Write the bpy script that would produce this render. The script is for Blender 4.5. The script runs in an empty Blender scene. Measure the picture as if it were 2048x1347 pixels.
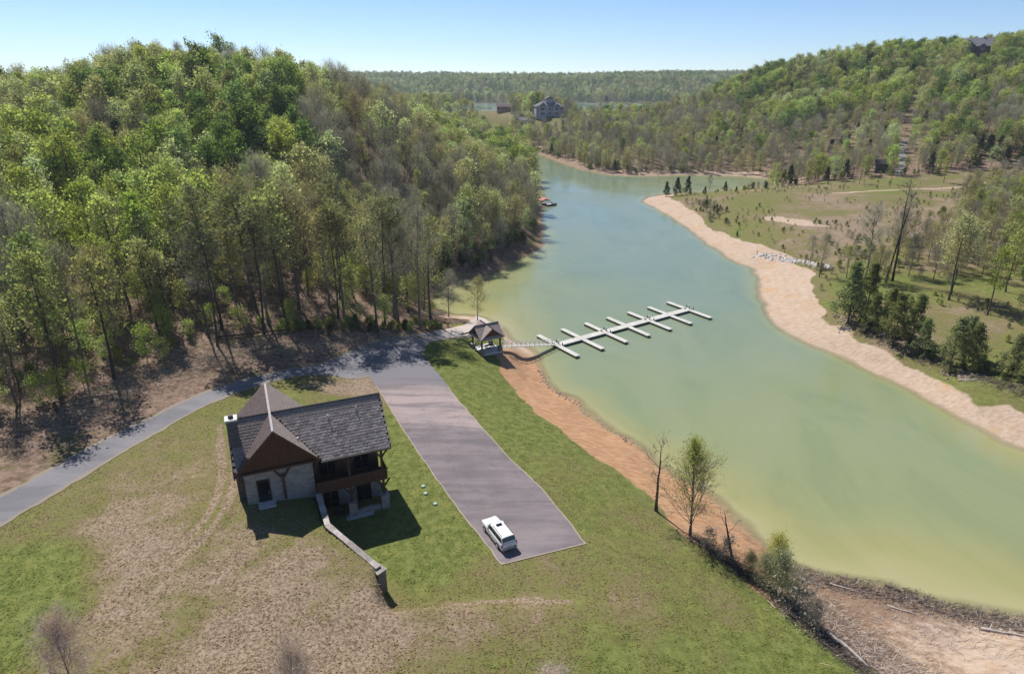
import bpy, math, random
import numpy as np
from mathutils import Vector, Matrix

# ------------------------------------------------------------------ camera, sky, sun, exposure
scene = bpy.context.scene
COL = scene.collection
PITCH = math.radians(21.934)
CAMZ = 56.0
FPX = 1300.0 / 2048.0
cam_d = bpy.data.cameras.new('camera')
cam_d.sensor_fit = 'HORIZONTAL'; cam_d.sensor_width = 36.0; cam_d.lens = 36.0 * FPX
cam_d.clip_start = 0.5; cam_d.clip_end = 20000.0
cam = bpy.data.objects.new('camera', cam_d); COL.objects.link(cam)
cam.location = (0, 0, CAMZ); cam.rotation_euler = (math.pi / 2 - PITCH, 0, 0)
scene.camera = cam

SUN_ELEV = math.radians(52.0)
SHADOW_AZ = math.radians(147.0)            # shadows run this way, clockwise from +Y
SUN_AZ = SHADOW_AZ + math.pi               # the sun stands opposite
world = bpy.data.worlds.new('World'); scene.world = world; world.use_nodes = True
wn = world.node_tree.nodes; wl = world.node_tree.links
sky = wn.new('ShaderNodeTexSky'); sky.sky_type = 'NISHITA'; sky.sun_disc = False
sky.sun_elevation = SUN_ELEV; sky.sun_rotation = SUN_AZ % (2 * math.pi)
sky.altitude = 300; sky.air_density = 0.65; sky.dust_density = 0.0; sky.ozone_density = 5.0
bg = wn['Background']; bg.inputs['Strength'].default_value = 0.105
wl.new(sky.outputs[0], bg.inputs['Color'])
sun_d = bpy.data.lights.new('sun', 'SUN'); sun_d.energy = 4.8; sun_d.angle = math.radians(0.53)
sun_d.color = (1.0, 0.965, 0.92)
sun = bpy.data.objects.new('sun', sun_d); COL.objects.link(sun)
sd_dir = Vector((math.sin(SHADOW_AZ) * math.cos(SUN_ELEV), math.cos(SHADOW_AZ) * math.cos(SUN_ELEV), -math.sin(SUN_ELEV)))
sun.rotation_euler = sd_dir.to_track_quat('-Z', 'Y').to_euler()
sun.location = (-100, 200, 200)
vs = scene.view_settings
vs.view_transform = 'Standard'; vs.look = 'None'; vs.exposure = 0.30; vs.gamma = 1.0
scene.cycles.max_bounces = 5; scene.cycles.diffuse_bounces = 3; scene.cycles.glossy_bounces = 2; scene.cycles.transmission_bounces = 4
scene.cycles.transparent_max_bounces = 6; scene.cycles.volume_bounces = 0
scene.cycles.use_adaptive_sampling = True

# ------------------------------------------------------------------ small helpers
rng = np.random.default_rng(7)
random.seed(7)

def smooth(a, b, x):
    t = np.clip((x - a) / (b - a), 0, 1); return t * t * (3 - 2 * t)

def _hash(ix, iy, seed):
    h = (ix * 374761393 + iy * 668265263 + seed * 1442695041) & 0xffffffff
    h = ((h ^ (h >> 13)) * 1274126177) & 0xffffffff
    return ((h ^ (h >> 16)) & 0xffff) / 65535.0

def vnoise(x, y, s, seed=0):
    x = np.asarray(x, float) / s; y = np.asarray(y, float) / s
    ix = np.floor(x).astype(np.int64); iy = np.floor(y).astype(np.int64)
    fx = x - ix; fy = y - iy
    fx = fx * fx * (3 - 2 * fx); fy = fy * fy * (3 - 2 * fy)
    a = _hash(ix, iy, seed); b = _hash(ix + 1, iy, seed); c = _hash(ix, iy + 1, seed); d = _hash(ix + 1, iy + 1, seed)
    return (a * (1 - fx) + b * fx) * (1 - fy) + (c * (1 - fx) + d * fx) * fy   # 0..1

def fbm(x, y, s, seed=0, o=3):
    t = 0; w = 1; n = 0
    for i in range(o):
        t = t + w * vnoise(x, y, s, seed + i * 17); n += w; w *= 0.5; s *= 0.5
    return t / n

def inside(px, py, poly):
    px = np.asarray(px, float); py = np.asarray(py, float)
    r = np.zeros(px.shape, bool); n = len(poly); j = n - 1
    for i in range(n):
        xi, yi = poly[i]; xj, yj = poly[j]
        if yi != yj:
            r ^= ((yi > py) != (yj > py)) & (px < (xj - xi) * (py - yi) / (yj - yi) + xi)
        j = i
    return r

def seg_dist(px, py, line, closed=False):
    d = np.full(np.shape(px), 1e9); n = len(line)
    for i in range(n if closed else n - 1):
        ax, ay = line[i]; bx, by = line[(i + 1) % n]
        ux, uy = bx - ax, by - ay; L = ux * ux + uy * uy + 1e-12
        t = np.clip(((px - ax) * ux + (py - ay) * uy) / L, 0, 1)
        d = np.minimum(d, np.hypot(px - ax - t * ux, py - ay - t * uy))
    return d

def idw(x, y, pts, p=3.0):
    num = 0.0; den = 0.0
    for (a, b, v) in pts:
        w = 1.0 / (((x - a) ** 2 + (y - b) ** 2) ** (p / 2) + 1e-3)
        num = num + w * v; den = den + w
    return num / den

def catmull(pts, n=6):
    P = [np.array(p, float) for p in pts]; P = [2 * P[0] - P[1]] + P + [2 * P[-1] - P[-2]]
    out = []
    for i in range(1, len(P) - 2):
        for k in range(n):
            t = k / n
            out.append(0.5 * ((2 * P[i]) + (-P[i - 1] + P[i + 1]) * t + (2 * P[i - 1] - 5 * P[i] + 4 * P[i + 1] - P[i + 2]) * t * t + (-P[i - 1] + 3 * P[i] - 3 * P[i + 1] + P[i + 2]) * t ** 3))
    out.append(P[-2]); return out

# ------------------------------------------------------------------ materials
def mat_new(name):
    m = bpy.data.materials.new(name); m.use_nodes = True
    nt = m.node_tree; nt.nodes.clear()
    out = nt.nodes.new('ShaderNodeOutputMaterial')
    return m, nt, out

class NB:
    """tiny node-building helper"""
    def __init__(s, nt): s.nt = nt
    def n(s, t, **k):
        nd = s.nt.nodes.new(t)
        for a, b in k.items(): setattr(nd, a, b)
        return nd
    def l(s, a, b): s.nt.links.new(a, b)
    def val(s, sock, v):
        if hasattr(v, 'is_output') or isinstance(v, bpy.types.NodeSocket): s.l(v, sock)
        else: sock.default_value = v
    def noise(s, scale, detail=4, rough=0.55, vec=None, dist=0.0):
        nd = s.n('ShaderNodeTexNoise'); nd.inputs['Scale'].default_value = scale
        nd.inputs['Detail'].default_value = detail; nd.inputs['Roughness'].default_value = rough
        nd.inputs['Distortion'].default_value = dist
        if vec is not None: s.l(vec, nd.inputs['Vector'])
        return nd.outputs['Fac']
    def math(s, op, a, b=0.0, clamp=False):
        nd = s.n('ShaderNodeMath', operation=op, use_clamp=clamp); s.val(nd.inputs[0], a); s.val(nd.inputs[1], b); return nd.outputs[0]
    def ramp(s, x, a, b, lo=0.0, hi=1.0):
        nd = s.n('ShaderNodeMapRange', interpolation_type='SMOOTHSTEP'); s.val(nd.inputs['Value'], x)
        s.val(nd.inputs['From Min'], a); s.val(nd.inputs['From Max'], b)
        nd.inputs['To Min'].default_value = lo; nd.inputs['To Max'].default_value = hi
        return nd.outputs[0]
    def mix(s, f, a, b, mode='MIX'):
        nd = s.n('ShaderNodeMix', data_type='RGBA', blend_type=mode)
        s.val(nd.inputs[0], f)
        for sk, v in ((nd.inputs[6], a), (nd.inputs[7], b)):
            if isinstance(v, tuple): sk.default_value = (*v[:3], 1)
            else: s.l(v, sk)
        return nd.outputs[2]
    def attr(s, name):
        nd = s.n('ShaderNodeAttribute'); nd.attribute_name = name; return nd.outputs['Fac']
    def mapping(s, vec, scale=(1, 1, 1), rot=(0, 0, 0)):
        nd = s.n('ShaderNodeMapping'); s.l(vec, nd.inputs['Vector'])
        nd.inputs['Scale'].default_value = scale; nd.inputs['Rotation'].default_value = rot; return nd.outputs[0]
    def bump(s, h, strength=0.3, dist=0.05):
        nd = s.n('ShaderNodeBump'); nd.inputs['Strength'].default_value = strength; nd.inputs['Distance'].default_value = dist
        s.l(h, nd.inputs['Height']); return nd.outputs[0]
    def pbr(s, out, col, rough=0.8, normal=None, metal=0.0, spec=0.3):
        p = s.n('ShaderNodeBsdfPrincipled')
        if isinstance(col, tuple): p.inputs['Base Color'].default_value = (*col, 1)
        else: s.l(col, p.inputs['Base Color'])
        s.val(p.inputs['Roughness'], rough); p.inputs['Metallic'].default_value = metal
        p.inputs['Specular IOR Level'].default_value = spec
        if normal is not None: s.l(normal, p.inputs['Normal'])
        s.l(p.outputs[0], out.inputs['Surface']); return p

def simple_mat(name, col, rough=0.8, var=0.25, scale=2.0, bump=0.15, metal=0.0, spec=0.3, stretch=(1, 1, 1), rand=0.0):
    m, nt, out = mat_new(name); b = NB(nt)
    tc = b.n('ShaderNodeTexCoord').outputs['Object']
    v = b.mapping(tc, stretch)
    n1 = b.noise(scale, 5, 0.6, v); n2 = b.noise(scale * 7, 3, 0.6, v)
    lo = tuple(c * (1 - var) for c in col); hi = tuple(min(1, c * (1 + var)) for c in col)
    c = b.mix(b.ramp(n1, 0.3, 0.7), lo, hi)
    c = b.mix(b.ramp(n2, 0.3, 0.75, 0, 0.35), c, tuple(x * 0.6 for x in col))
    if rand > 0:
        oi = b.n('ShaderNodeObjectInfo').outputs['Random']
        k = b.ramp(oi, 0, 1, 1 - rand, 1 + rand)
        hs = b.n('ShaderNodeHueSaturation'); b.l(k, hs.inputs['Value']); b.l(c, hs.inputs['Color']); c = hs.outputs[0]
    b.pbr(out, c, rough, b.bump(n2, bump, 0.03), metal, spec)
    return m

def leaf_mat(name, col, trans=0.4, var=0.25, hue=0.02):
    m, nt, out = mat_new(name); b = NB(nt)
    lr = b.attr('lr'); oi = b.n('ShaderNodeObjectInfo').outputs['Random']
    hs = b.n('ShaderNodeHueSaturation'); hs.inputs['Color'].default_value = (*col, 1)
    b.l(b.math('ADD', b.ramp(oi, 0, 1, 0.5 - hue, 0.5 + hue), b.ramp(lr, 0, 1, -0.012, 0.012)), hs.inputs['Hue'])
    oi2 = b.math('FRACT', b.math('MULTIPLY', oi, 17.31))
    b.l(b.math('MULTIPLY', b.ramp(lr, 0, 1, 1 - var, 1 + var), b.ramp(oi2, 0, 1, 0.78, 1.22)), hs.inputs['Value'])
    b.l(b.ramp(oi2, 0, 1, 1.1, 0.85), hs.inputs['Saturation'])
    d = b.n('ShaderNodeBsdfDiffuse'); t = b.n('ShaderNodeBsdfTranslucent')
    b.l(hs.outputs[0], d.inputs['Color'])
    tcol = b.mix(1.0, hs.outputs[0], (1.0, 1.15, 0.55), 'MULTIPLY'); b.l(tcol, t.inputs['Color'])
    mx = b.n('ShaderNodeMixShader'); mx.inputs[0].default_value = trans
    b.l(d.outputs[0], mx.inputs[1]); b.l(t.outputs[0], mx.inputs[2]); b.l(mx.outputs[0], out.inputs['Surface'])
    return m

M = {}
M['lime'] = leaf_mat('leaf_lime', (0.43, 0.46, 0.165), 0.57)
M['green'] = leaf_mat('leaf_green', (0.22, 0.275, 0.105), 0.52)
M['olive'] = leaf_mat('leaf_olive', (0.43, 0.40, 0.22), 0.55)
M['pale'] = leaf_mat('leaf_pale', (0.50, 0.51, 0.34), 0.55)
M['twig'] = leaf_mat('twig_grey', (0.40, 0.345, 0.31), 0.3, 0.3, 0.01)
M['twigpink'] = leaf_mat('twig_pink', (0.72, 0.54, 0.51), 0.2, 0.25, 0.01)
M['bud'] = leaf_mat('leaf_bud', (0.46, 0.385, 0.25), 0.5)
M['pine'] = leaf_mat('needle_olive', (0.25, 0.24, 0.13), 0.45)
M['darkpine'] = leaf_mat('needle_dark', (0.085, 0.115, 0.05), 0.35)
M['shrub'] = leaf_mat('leaf_shrub', (0.26, 0.29, 0.11), 0.45)
M['bark'] = simple_mat('bark', (0.085, 0.068, 0.056), 0.9, 0.3, 1.5, 0.4, stretch=(1, 1, 0.25), rand=0.3)
M['palebark'] = simple_mat('pale_bark', (0.16, 0.135, 0.115), 0.9, 0.3, 1.5, 0.4, stretch=(1, 1, 0.25), rand=0.3)
M['drift'] = simple_mat('driftwood', (0.42, 0.36, 0.31), 0.9, 0.3, 1.5, 0.4)
M['darkwood'] = simple_mat('wet_wood', (0.075, 0.058, 0.048), 0.9, 0.35, 2, 0.4)
M['timber'] = simple_mat('timber', (0.085, 0.045, 0.025), 0.7, 0.3, 1.2, 0.2, stretch=(4, 4, 0.6))
M['brownwood'] = simple_mat('brown_cladding', (0.095, 0.042, 0.024), 0.7, 0.22, 0.9, 0.2, stretch=(5, 5, 0.5))
M['white'] = simple_mat('white_concrete', (0.66, 0.64, 0.60), 0.7, 0.1, 1.2, 0.1)
M['slab'] = simple_mat('pale_slab', (0.48, 0.47, 0.46), 0.8, 0.15, 1.2, 0.1)
M['dock'] = simple_mat('dock_top', (0.60, 0.58, 0.525), 0.75, 0.08, 0.9, 0.1)
def dock_material():
    m, nt, out = mat_new('dock_boards'); b = NB(nt); tc = b.n('ShaderNodeTexCoord').outputs['Object']
    sp = b.n('ShaderNodeSeparateXYZ'); b.l(tc, sp.inputs[0]); n = b.noise(0.8, 5, 0.65, tc); n2 = b.noise(6, 3, 0.6, tc)
    c = b.mix(b.ramp(n, 0.3, 0.7), (0.50, 0.475, 0.42), (0.63, 0.61, 0.555)); c = b.mix(b.ramp(n2, 0.5, 0.8, 0, 0.4), c, (0.36, 0.34, 0.30))
    for ax in (0, 1):
        f = b.math('ABSOLUTE', b.math('SUBTRACT', b.math('FRACT', b.math('DIVIDE', b.math('ADD', sp.outputs[ax], 0.5), 1.22)), 0.5))
        c = b.mix(b.ramp(f, 0.0, 0.04, 0.7, 0), c, (0.16, 0.15, 0.13))
    b.pbr(out, c, 0.8, b.bump(n2, 0.2, 0.02)); return m
M['dock'] = dock_material()
M['float'] = simple_mat('dock_float', (0.06, 0.06, 0.055), 0.6, 0.3, 2, 0.1)
M['metal'] = simple_mat('aluminium', (0.62, 0.63, 0.64), 0.35, 0.1, 2, 0.02, metal=0.6, spec=0.5)
M['darkmetal'] = simple_mat('dark_metal', (0.03, 0.03, 0.032), 0.5, 0.2, 2, 0.05)
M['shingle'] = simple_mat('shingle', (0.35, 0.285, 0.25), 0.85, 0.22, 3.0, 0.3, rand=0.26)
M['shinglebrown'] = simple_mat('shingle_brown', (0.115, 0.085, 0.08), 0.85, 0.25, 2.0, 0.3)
M['roofdark'] = simple_mat('roof_underlay', (0.045, 0.038, 0.036), 0.9, 0.2, 2, 0.2)
M['ridgecap'] = simple_mat('ridge_cap', (0.33, 0.30, 0.29), 0.6, 0.15, 2, 0.1)
M['capstone'] = simple_mat('cap_stone', (0.36, 0.315, 0.285), 0.85, 0.22, 1.5, 0.3, rand=0.25)
M['paint'] = simple_mat('car_paint', (0.82, 0.81, 0.78), 0.25, 0.02, 1, 0.0, spec=0.6)
M['paintgrey'] = simple_mat('car_trim', (0.40, 0.37, 0.33), 0.35, 0.05, 1, 0.0, spec=0.5)
M['tyre'] = simple_mat('tyre', (0.018, 0.018, 0.018), 0.8, 0.2, 5, 0.1)
M['red'] = simple_mat('red_lamp', (0.35, 0.02, 0.015), 0.3, 0.1, 5, 0.0)
M['redroof'] = simple_mat('red_canopy', (0.48, 0.17, 0.14), 0.7, 0.15, 1, 0.1)
M['lid'] = simple_mat('utility_lid', (0.36, 0.46, 0.38), 0.6, 0.1, 3, 0.05)
M['siding'] = simple_mat('grey_siding', (0.42, 0.42, 0.46), 0.8, 0.1, 0.6, 0.05)
M['greyroof'] = simple_mat('grey_roof', (0.17, 0.165, 0.175), 0.85, 0.2, 1, 0.1)
M['brownhouse'] = simple_mat('dark_brown_siding', (0.10, 0.07, 0.065), 0.8, 0.2, 0.6, 0.05)
M['tanroof'] = simple_mat('tan_roof', (0.46, 0.27, 0.19), 0.8, 0.15, 0.6, 0.05)
M['rock'] = simple_mat('rock', (0.40, 0.37, 0.34), 0.9, 0.25, 1.5, 0.4, rand=0.3)

M['brownrock'] = simple_mat('brown_rock', (0.27, 0.20, 0.155), 0.9, 0.25, 1.5, 0.4)
def glass_mat(name, col=(0.012, 0.014, 0.018)):
    m, nt, out = mat_new(name); b = NB(nt); b.pbr(out, col, 0.06, spec=0.6); return m
M['glass'] = glass_mat('dark_glass')

def stone_mat(name, base=(0.36, 0.34, 0.31)):
    m, nt, out = mat_new(name); b = NB(nt)
    tc = b.n('ShaderNodeTexCoord').outputs['Object']
    sep = b.n('ShaderNodeSeparateXYZ'); b.l(tc, sep.inputs[0])
    cmb = b.n('ShaderNodeCombineXYZ'); b.l(b.math('ADD', sep.outputs[0], sep.outputs[1]), cmb.inputs[0]); b.l(sep.outputs[2], cmb.inputs[1])
    br = b.n('ShaderNodeTexBrick'); b.l(cmb.outputs[0], br.inputs['Vector'])
    br.inputs['Scale'].default_value = 1.0; br.inputs['Brick Width'].default_value = 0.62; br.inputs['Row Height'].default_value = 0.27
    br.inputs['Mortar Size'].default_value = 0.018; br.offset = 0.43; br.squash = 0.8; br.squash_frequency = 3
    br.inputs['Color1'].default_value = (*[c * 0.72 for c in base], 1); br.inputs['Color2'].default_value = (*[c * 1.2 for c in base], 1)
    br.inputs['Mortar'].default_value = (*[c * 0.55 for c in base], 1)
    n = b.noise(1.3, 4, 0.6, tc)
    c = b.mix(b.ramp(n, 0.35, 0.7, 0, 0.5), br.outputs['Color'], tuple(x * 1.15 for x in (base[0], base[1] * 0.97, base[2] * 0.9)))
    h = b.math('ADD', b.math('MULTIPLY', br.outputs['Fac'], -1.0), b.math('MULTIPLY', b.noise(9, 3, 0.6, tc), 0.4))
    b.pbr(out, c, 0.9, b.bump(h, 0.6, 0.03)); return m
M['stone'] = stone_mat('cut_stone', (0.33, 0.305, 0.28))
M['shadedchimney'] = stone_mat('chimney_stone_shaded', (0.10, 0.10, 0.105))  # darker stone: shade on the chimney's front face is put into the colour
M['darkstone'] = stone_mat('rough_stone', (0.21, 0.19, 0.175))

# ------------------------------------------------------------------ mesh builder
class MB:
    def __init__(s): s.v = []; s.f = []
    def quad(s, *p):
        i = len(s.v); s.v += [tuple(q) for q in p]; s.f.append(tuple(range(i, i + len(p)))); return s
    def box(s, x0, x1, y0, y1, z0, z1):
        i = len(s.v)
        s.v += [(x0, y0, z0), (x1, y0, z0), (x1, y1, z0), (x0, y1, z0), (x0, y0, z1), (x1, y0, z1), (x1, y1, z1), (x0, y1, z1)]
        s.f += [(i, i + 3, i + 2, i + 1), (i + 4, i + 5, i + 6, i + 7), (i, i + 1, i + 5, i + 4), (i + 1, i + 2, i + 6, i + 5), (i + 2, i + 3, i + 7, i + 6), (i + 3, i, i + 4, i + 7)]
        return s
    def prism(s, poly, d):
        """planar polygon (3D points) pushed along vector d"""
        i = len(s.v); n = len(poly); d = Vector(d)
        s.v += [tuple(p) for p in poly] + [tuple(Vector(p) + d) for p in poly]
        s.f.append(tuple(range(i + n - 1, i - 1, -1))); s.f.append(tuple(range(i + n, i + 2 * n)))
        for k in range(n):
            j = (k + 1) % n; s.f.append((i + k, i + j, i + n + j, i + n + k))
        return s
    def beam(s, a, b, w, h=None):
        h = w if h is None else h; a = Vector(a); b = Vector(b); d = (b - a).normalized()
        up = Vector((0, 0, 1)) if abs(d.z) < 0.95 else Vector((0, 1, 0))
        sx = d.cross(up).normalized() * w / 2; sy = sx.cross(d).normalized() * h / 2
        return s.prism([a - sx - sy, a + sx - sy, a + sx + sy, a - sx + sy], b - a)
    def tube(s, pts, rad, n=6, cap=True):
        i0 = len(s.v); pts = [Vector(p) for p in pts]
        for k, p in enumerate(pts):
            d = (pts[min(k + 1, len(pts) - 1)] - pts[max(k - 1, 0)]).normalized()
            u = d.cross(Vector((0.3, 0.9, 0.2)) if abs(d.y) < 0.9 else Vector((1, 0, 0))).normalized(); w = d.cross(u)
            for j in range(n):
                a = 2 * math.pi * j / n; s.v.append(tuple(p + (u * math.cos(a) + w * math.sin(a)) * rad[k]))
        for k in range(len(pts) - 1):
            for j in range(n):
                a = i0 + k * n + j; c = i0 + k * n + (j + 1) % n; s.f.append((a, c, c + n, a + n))
        if cap:
            s.f.append(tuple(range(i0 + n - 1, i0 - 1, -1))); e = i0 + (len(pts) - 1) * n; s.f.append(tuple(range(e, e + n)))
        return s
    def mesh(s, name, mat, smooth_=False):
        me = bpy.data.meshes.new(name); me.from_pydata(s.v, [], s.f)
        if mat: me.materials.append(M[mat] if isinstance(mat, str) else mat)
        if smooth_: me.polygons.foreach_set('use_smooth', [True] * len(me.polygons))
        me.update(); return me
    def build(s, name, mat, parent=None, smooth_=False, bevel=0.0):
        o = bpy.data.objects.new(name, s.mesh(name, mat, smooth_)); COL.objects.link(o)
        if parent: o.parent = parent
        if bevel:
            bv = o.modifiers.new('bevel', 'BEVEL'); bv.width = bevel; bv.segments = 1; bv.limit_method = 'ANGLE'
        return o

def np_mesh(name, V, F, mat=None, attrs=None, smooth_=False, face_attrs=None):
    """V (n,3); F (m,k) int array with k = 3 or 4"""
    me = bpy.data.meshes.new(name); V = np.asarray(V, np.float32); F = np.asarray(F, np.int32)
    me.vertices.add(len(V)); me.vertices.foreach_set('co', V.ravel())
    k = F.shape[1]; me.loops.add(F.size); me.loops.foreach_set('vertex_index', F.ravel())
    me.polygons.add(len(F)); me.polygons.foreach_set('loop_start', np.arange(len(F), dtype=np.int32) * k)
    if smooth_: me.polygons.foreach_set('use_smooth', np.ones(len(F), bool))
    me.update(calc_edges=True)
    for a, v in (attrs or {}).items():
        at = me.attributes.new(a, 'FLOAT', 'POINT'); at.data.foreach_set('value', np.asarray(v, np.float32))
    for a, v in (face_attrs or {}).items():
        at = me.attributes.new(a, 'FLOAT', 'FACE'); at.data.foreach_set('value', np.asarray(v, np.float32))
    if mat: me.materials.append(mat if not isinstance(mat, str) else M[mat])
    return me

def link(name, me, parent=None):
    o = bpy.data.objects.new(name, me); COL.objects.link(o)
    if parent: o.parent = parent
    return o

def tag(o, label=None, cat=None, group=None, kind=None):
    if label: o['label'] = label
    if cat: o['category'] = cat
    if group: o['group'] = group
    if kind: o['kind'] = kind
    return o

def thing(name, label, cat, loc=(0, 0, 0), rz=0.0, group=None):
    o = bpy.data.objects.new(name, None); COL.objects.link(o); o.empty_display_size = 0.5
    o.location = loc; o.rotation_euler = (0, 0, rz); return tag(o, label, cat, group)

# ------------------------------------------------------------------ the lie of the land (plan in metres, water level z = 0)
NEAR = [(57, 55), (50, 57), (45, 60), (40, 61), (35, 63), (32, 68), (30, 74), (27, 79), (23, 85), (20, 91), (15, 98), (12, 106), (7, 113), (5, 121), (5, 126), (4, 131), (0, 137), (-5, 148), (-8, 152), (-17, 154), (-22, 161), (-20, 177), (-11, 186), (-2, 200), (6, 216), (10, 226), (11, 242), (13, 280), (15, 330), (15, 400), (13, 475), (4, 530)]
RIGHT = [(83, 91), (80, 98), (78, 110), (74, 120), (69, 131), (65, 142), (65, 154), (69, 170), (75, 192), (75, 197), (72, 209), (70, 238), (69, 264), (66, 291), (64, 316), (80, 333), (102, 339)]
FAR = [(120, 400), (98, 400), (68, 396), (49, 418), (33, 461), (21, 513), (6, 541)]
LAKE = NEAR + [(-20, 560), (-45, 590), (-10, 582)] + FAR[::-1] + [(150, 388), (150, 362)] + RIGHT[::-1] + [(100, 72), (125, 60), (170, 50), (165, 8), (120, 25), (90, 38), (70, 48)]
LAKE = [tuple(p) for p in catmull(LAKE + [LAKE[0]], 3)][:-1]
LAKE2 = [(-300, 840), (0, 800), (100, 770), (250, 800), (600, 900), (1500, 1000), (3000, 1300), (3000, 1500), (700, 1500), (300, 1480), (0, 1500), (-300, 1480), (-800, 1500), (-3000, 1500), (-3000, 1000)]
TREELINE = [(-120, -40), (-104, 10), (-90, 40), (-78, 62), (-71, 77), (-65, 85), (-60, 98), (-56, 105), (-48, 113), (-41, 116), (-33, 122), (-24, 126), (-15, 133), (-13, 141)]

def sd_lake(x, y):
    d = seg_dist(x, y, LAKE, True); return np.where(inside(x, y, LAKE), -d, d)
def sd_lake2(x, y):
    d = seg_dist(x, y, LAKE2, True); return np.where(inside(x, y, LAKE2), -d, d)

CTRL = [  # x, y, height
    # parking lot and the lawn round it
    (-24.5, 102.7, 5.6), (-18.5, 90.6, 5.5), (-14, 81, 5.5), (-8, 69, 5.5), (-1, 57, 5.6), (-20, 121, 5.5), (-13, 106, 5.5), (-7, 93, 5.5), (-2, 82, 5.5), (4, 71, 5.5), (8.6, 60.8, 5.5), (-31, 114, 6.0),
    # grass edge along the near shore
    (-4, 135, 3.2), (-2, 120, 3.0), (-1, 109, 2.8), (2, 101, 2.6), (8, 92, 2.5), (13, 83, 2.5), (17, 75, 2.5), (19, 70, 2.6), (22, 65, 2.7), (25, 60, 2.8), (27, 54, 3.0), (30, 50, 3.0), (33, 46, 2.8),
    (40, 48, 1.6), (50, 47, 1.6), (60, 42, 2.0), (45, 40, 3),
    # rising lawn on the house side
    (-31, 62, 9.6), (-27, 58, 9.5), (-22, 58, 9.4), (-15, 52, 9.0), (-36, 55, 9.6), (-45, 50, 9.4), (-38, 66, 9.2), (-42, 75, 8.6), (-36, 80, 8.0), (-30, 84, 7.4), (-40, 92, 7.6), (-30, 98, 6.4), (-33, 44, 9.8), (-15, 44, 8.8), (0, 44, 7.0), (-5, 50, 7.4), (4, 51, 6.4), (10, 52, 5.8), (12, 44, 5.6), (20, 48, 4.6), (22, 40, 4.6), (0, 30, 8.5), (-30, 20, 12), (20, 20, 7), (45, 20, 6),
    # road on the house's far side
    (-62, 56, 9.0), (-60, 63, 8.9), (-56, 75, 8.6), (-53, 83, 8.3), (-49, 92, 8.0), (-44, 99, 7.6), (-37, 104, 7.0), (-22, 125, 5.0), (-15, 129.5, 4.0), (-10, 132.5, 3.0),
    # wooded hill
    (-71, 77, 10.5), (-60, 98, 9.8), (-50, 115, 9.2), (-33, 124, 7.4), (-18, 136, 3.6), (-100, 60, 15), (-130, 100, 21), (-100, 120, 19), (-70, 140, 16), (-45, 145, 11), (-28, 150, 5),
    (-150, 180, 30), (-110, 200, 37), (-80, 215, 38), (-55, 225, 35), (-30, 225, 20), (-8, 232, 7), (-112, 250, 50), (-90, 240, 45), (-72, 260, 43), (-52, 270, 37), (-30, 290, 20), (-4, 330, 4.5),
    (-255, 300, 35), (-200, 240, 35), (-160, 290, 37), (-120, 330, 38), (-60, 330, 26), (-60, 400, 22), (-20, 400, 8), (-150, 420, 32), (-150, 520, 28), (-60, 520, 14), (-20, 530, 5), (-250, 420, 36), (-400, 100, 36), (-400, 400, 34), (-300, 180, 30), (-220, 120, 29), (-250, 20, 28), (-150, -20, 18),
    # far peninsula with the grey house
    (20, 600, 23), (32, 590, 23), (60, 600, 20), (100, 590, 17), (0, 600, 18), (60, 480, 9), (45, 540, 16), (80, 530, 15), (120, 470, 12), (160, 480, 17), (200, 520, 26), (120, 425, 3), (60, 430, 4), (160, 425, 8), (-60, 620, 16), (-150, 640, 22), (120, 650, 14), (60, 680, 14),
    # meadow point
    (90, 210, 4.5), (100, 240, 6.5), (82, 275, 4), (130, 230, 9), (160, 260, 10), (95, 300, 6), (110, 310, 5), (150, 290, 9), (190, 290, 10), (220, 300, 12), (240, 240, 12), (130, 330, 4), (165, 330, 9),
    # shore wood opposite
    (79, 130, 3), (78, 143, 3), (80, 153, 3), (86, 170, 3.2), (90, 185, 3.4), (84, 107, 3), (88, 98, 3), (95, 165, 4.2), (98, 140, 4.4), (100, 115, 4.4), (120, 130, 6), (130, 170, 8), (160, 190, 10), (140, 100, 7), (180, 140, 11), (110, 85, 3.5), (150, 70, 6), (300, 140, 22), (250, 60, 14),
    # right-hand hill
    (200, 360, 14), (250, 350, 20), (300, 370, 30), (180, 410, 15), (220, 445, 27), (265, 480, 42), (320, 480, 55), (358, 545, 67), (300, 560, 64), (245, 560, 55), (205, 580, 45), (175, 600, 32), (440, 560, 74), (420, 400, 48), (600, 560, 78), (500, 300, 44), (500, 100, 34), (400, 250, 32), (300, 640, 50), (450, 660, 64), (0, -100, 18), (300, -80, 20), (100, -40, 10),
] + [(x, y, 0.0) for (x, y) in LAKE[::3]] + [(55, 120, -2), (45, 160, -2), (40, 250, -3), (40, 330, -3), (55, 85, -2), (110, 45, -2), (90, 370, -2)]
CP = np.array(CTRL, float)
def _tps_fit(P, lam):
    X = P[:, :2] / 100.0; n = len(X)
    r2 = ((X[:, None] - X[None]) ** 2).sum(-1); K = 0.5 * r2 * np.log(r2 + 1e-12) + lam * np.eye(n)
    Q = np.hstack([np.ones((n, 1)), X]); A = np.block([[K, Q], [Q.T, np.zeros((3, 3))]])
    s = np.linalg.solve(A, np.concatenate([P[:, 2], np.zeros(3)])); return X, s[:n], s[n:]
TX, TW, TA = _tps_fit(CP, 2e-4)
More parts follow.
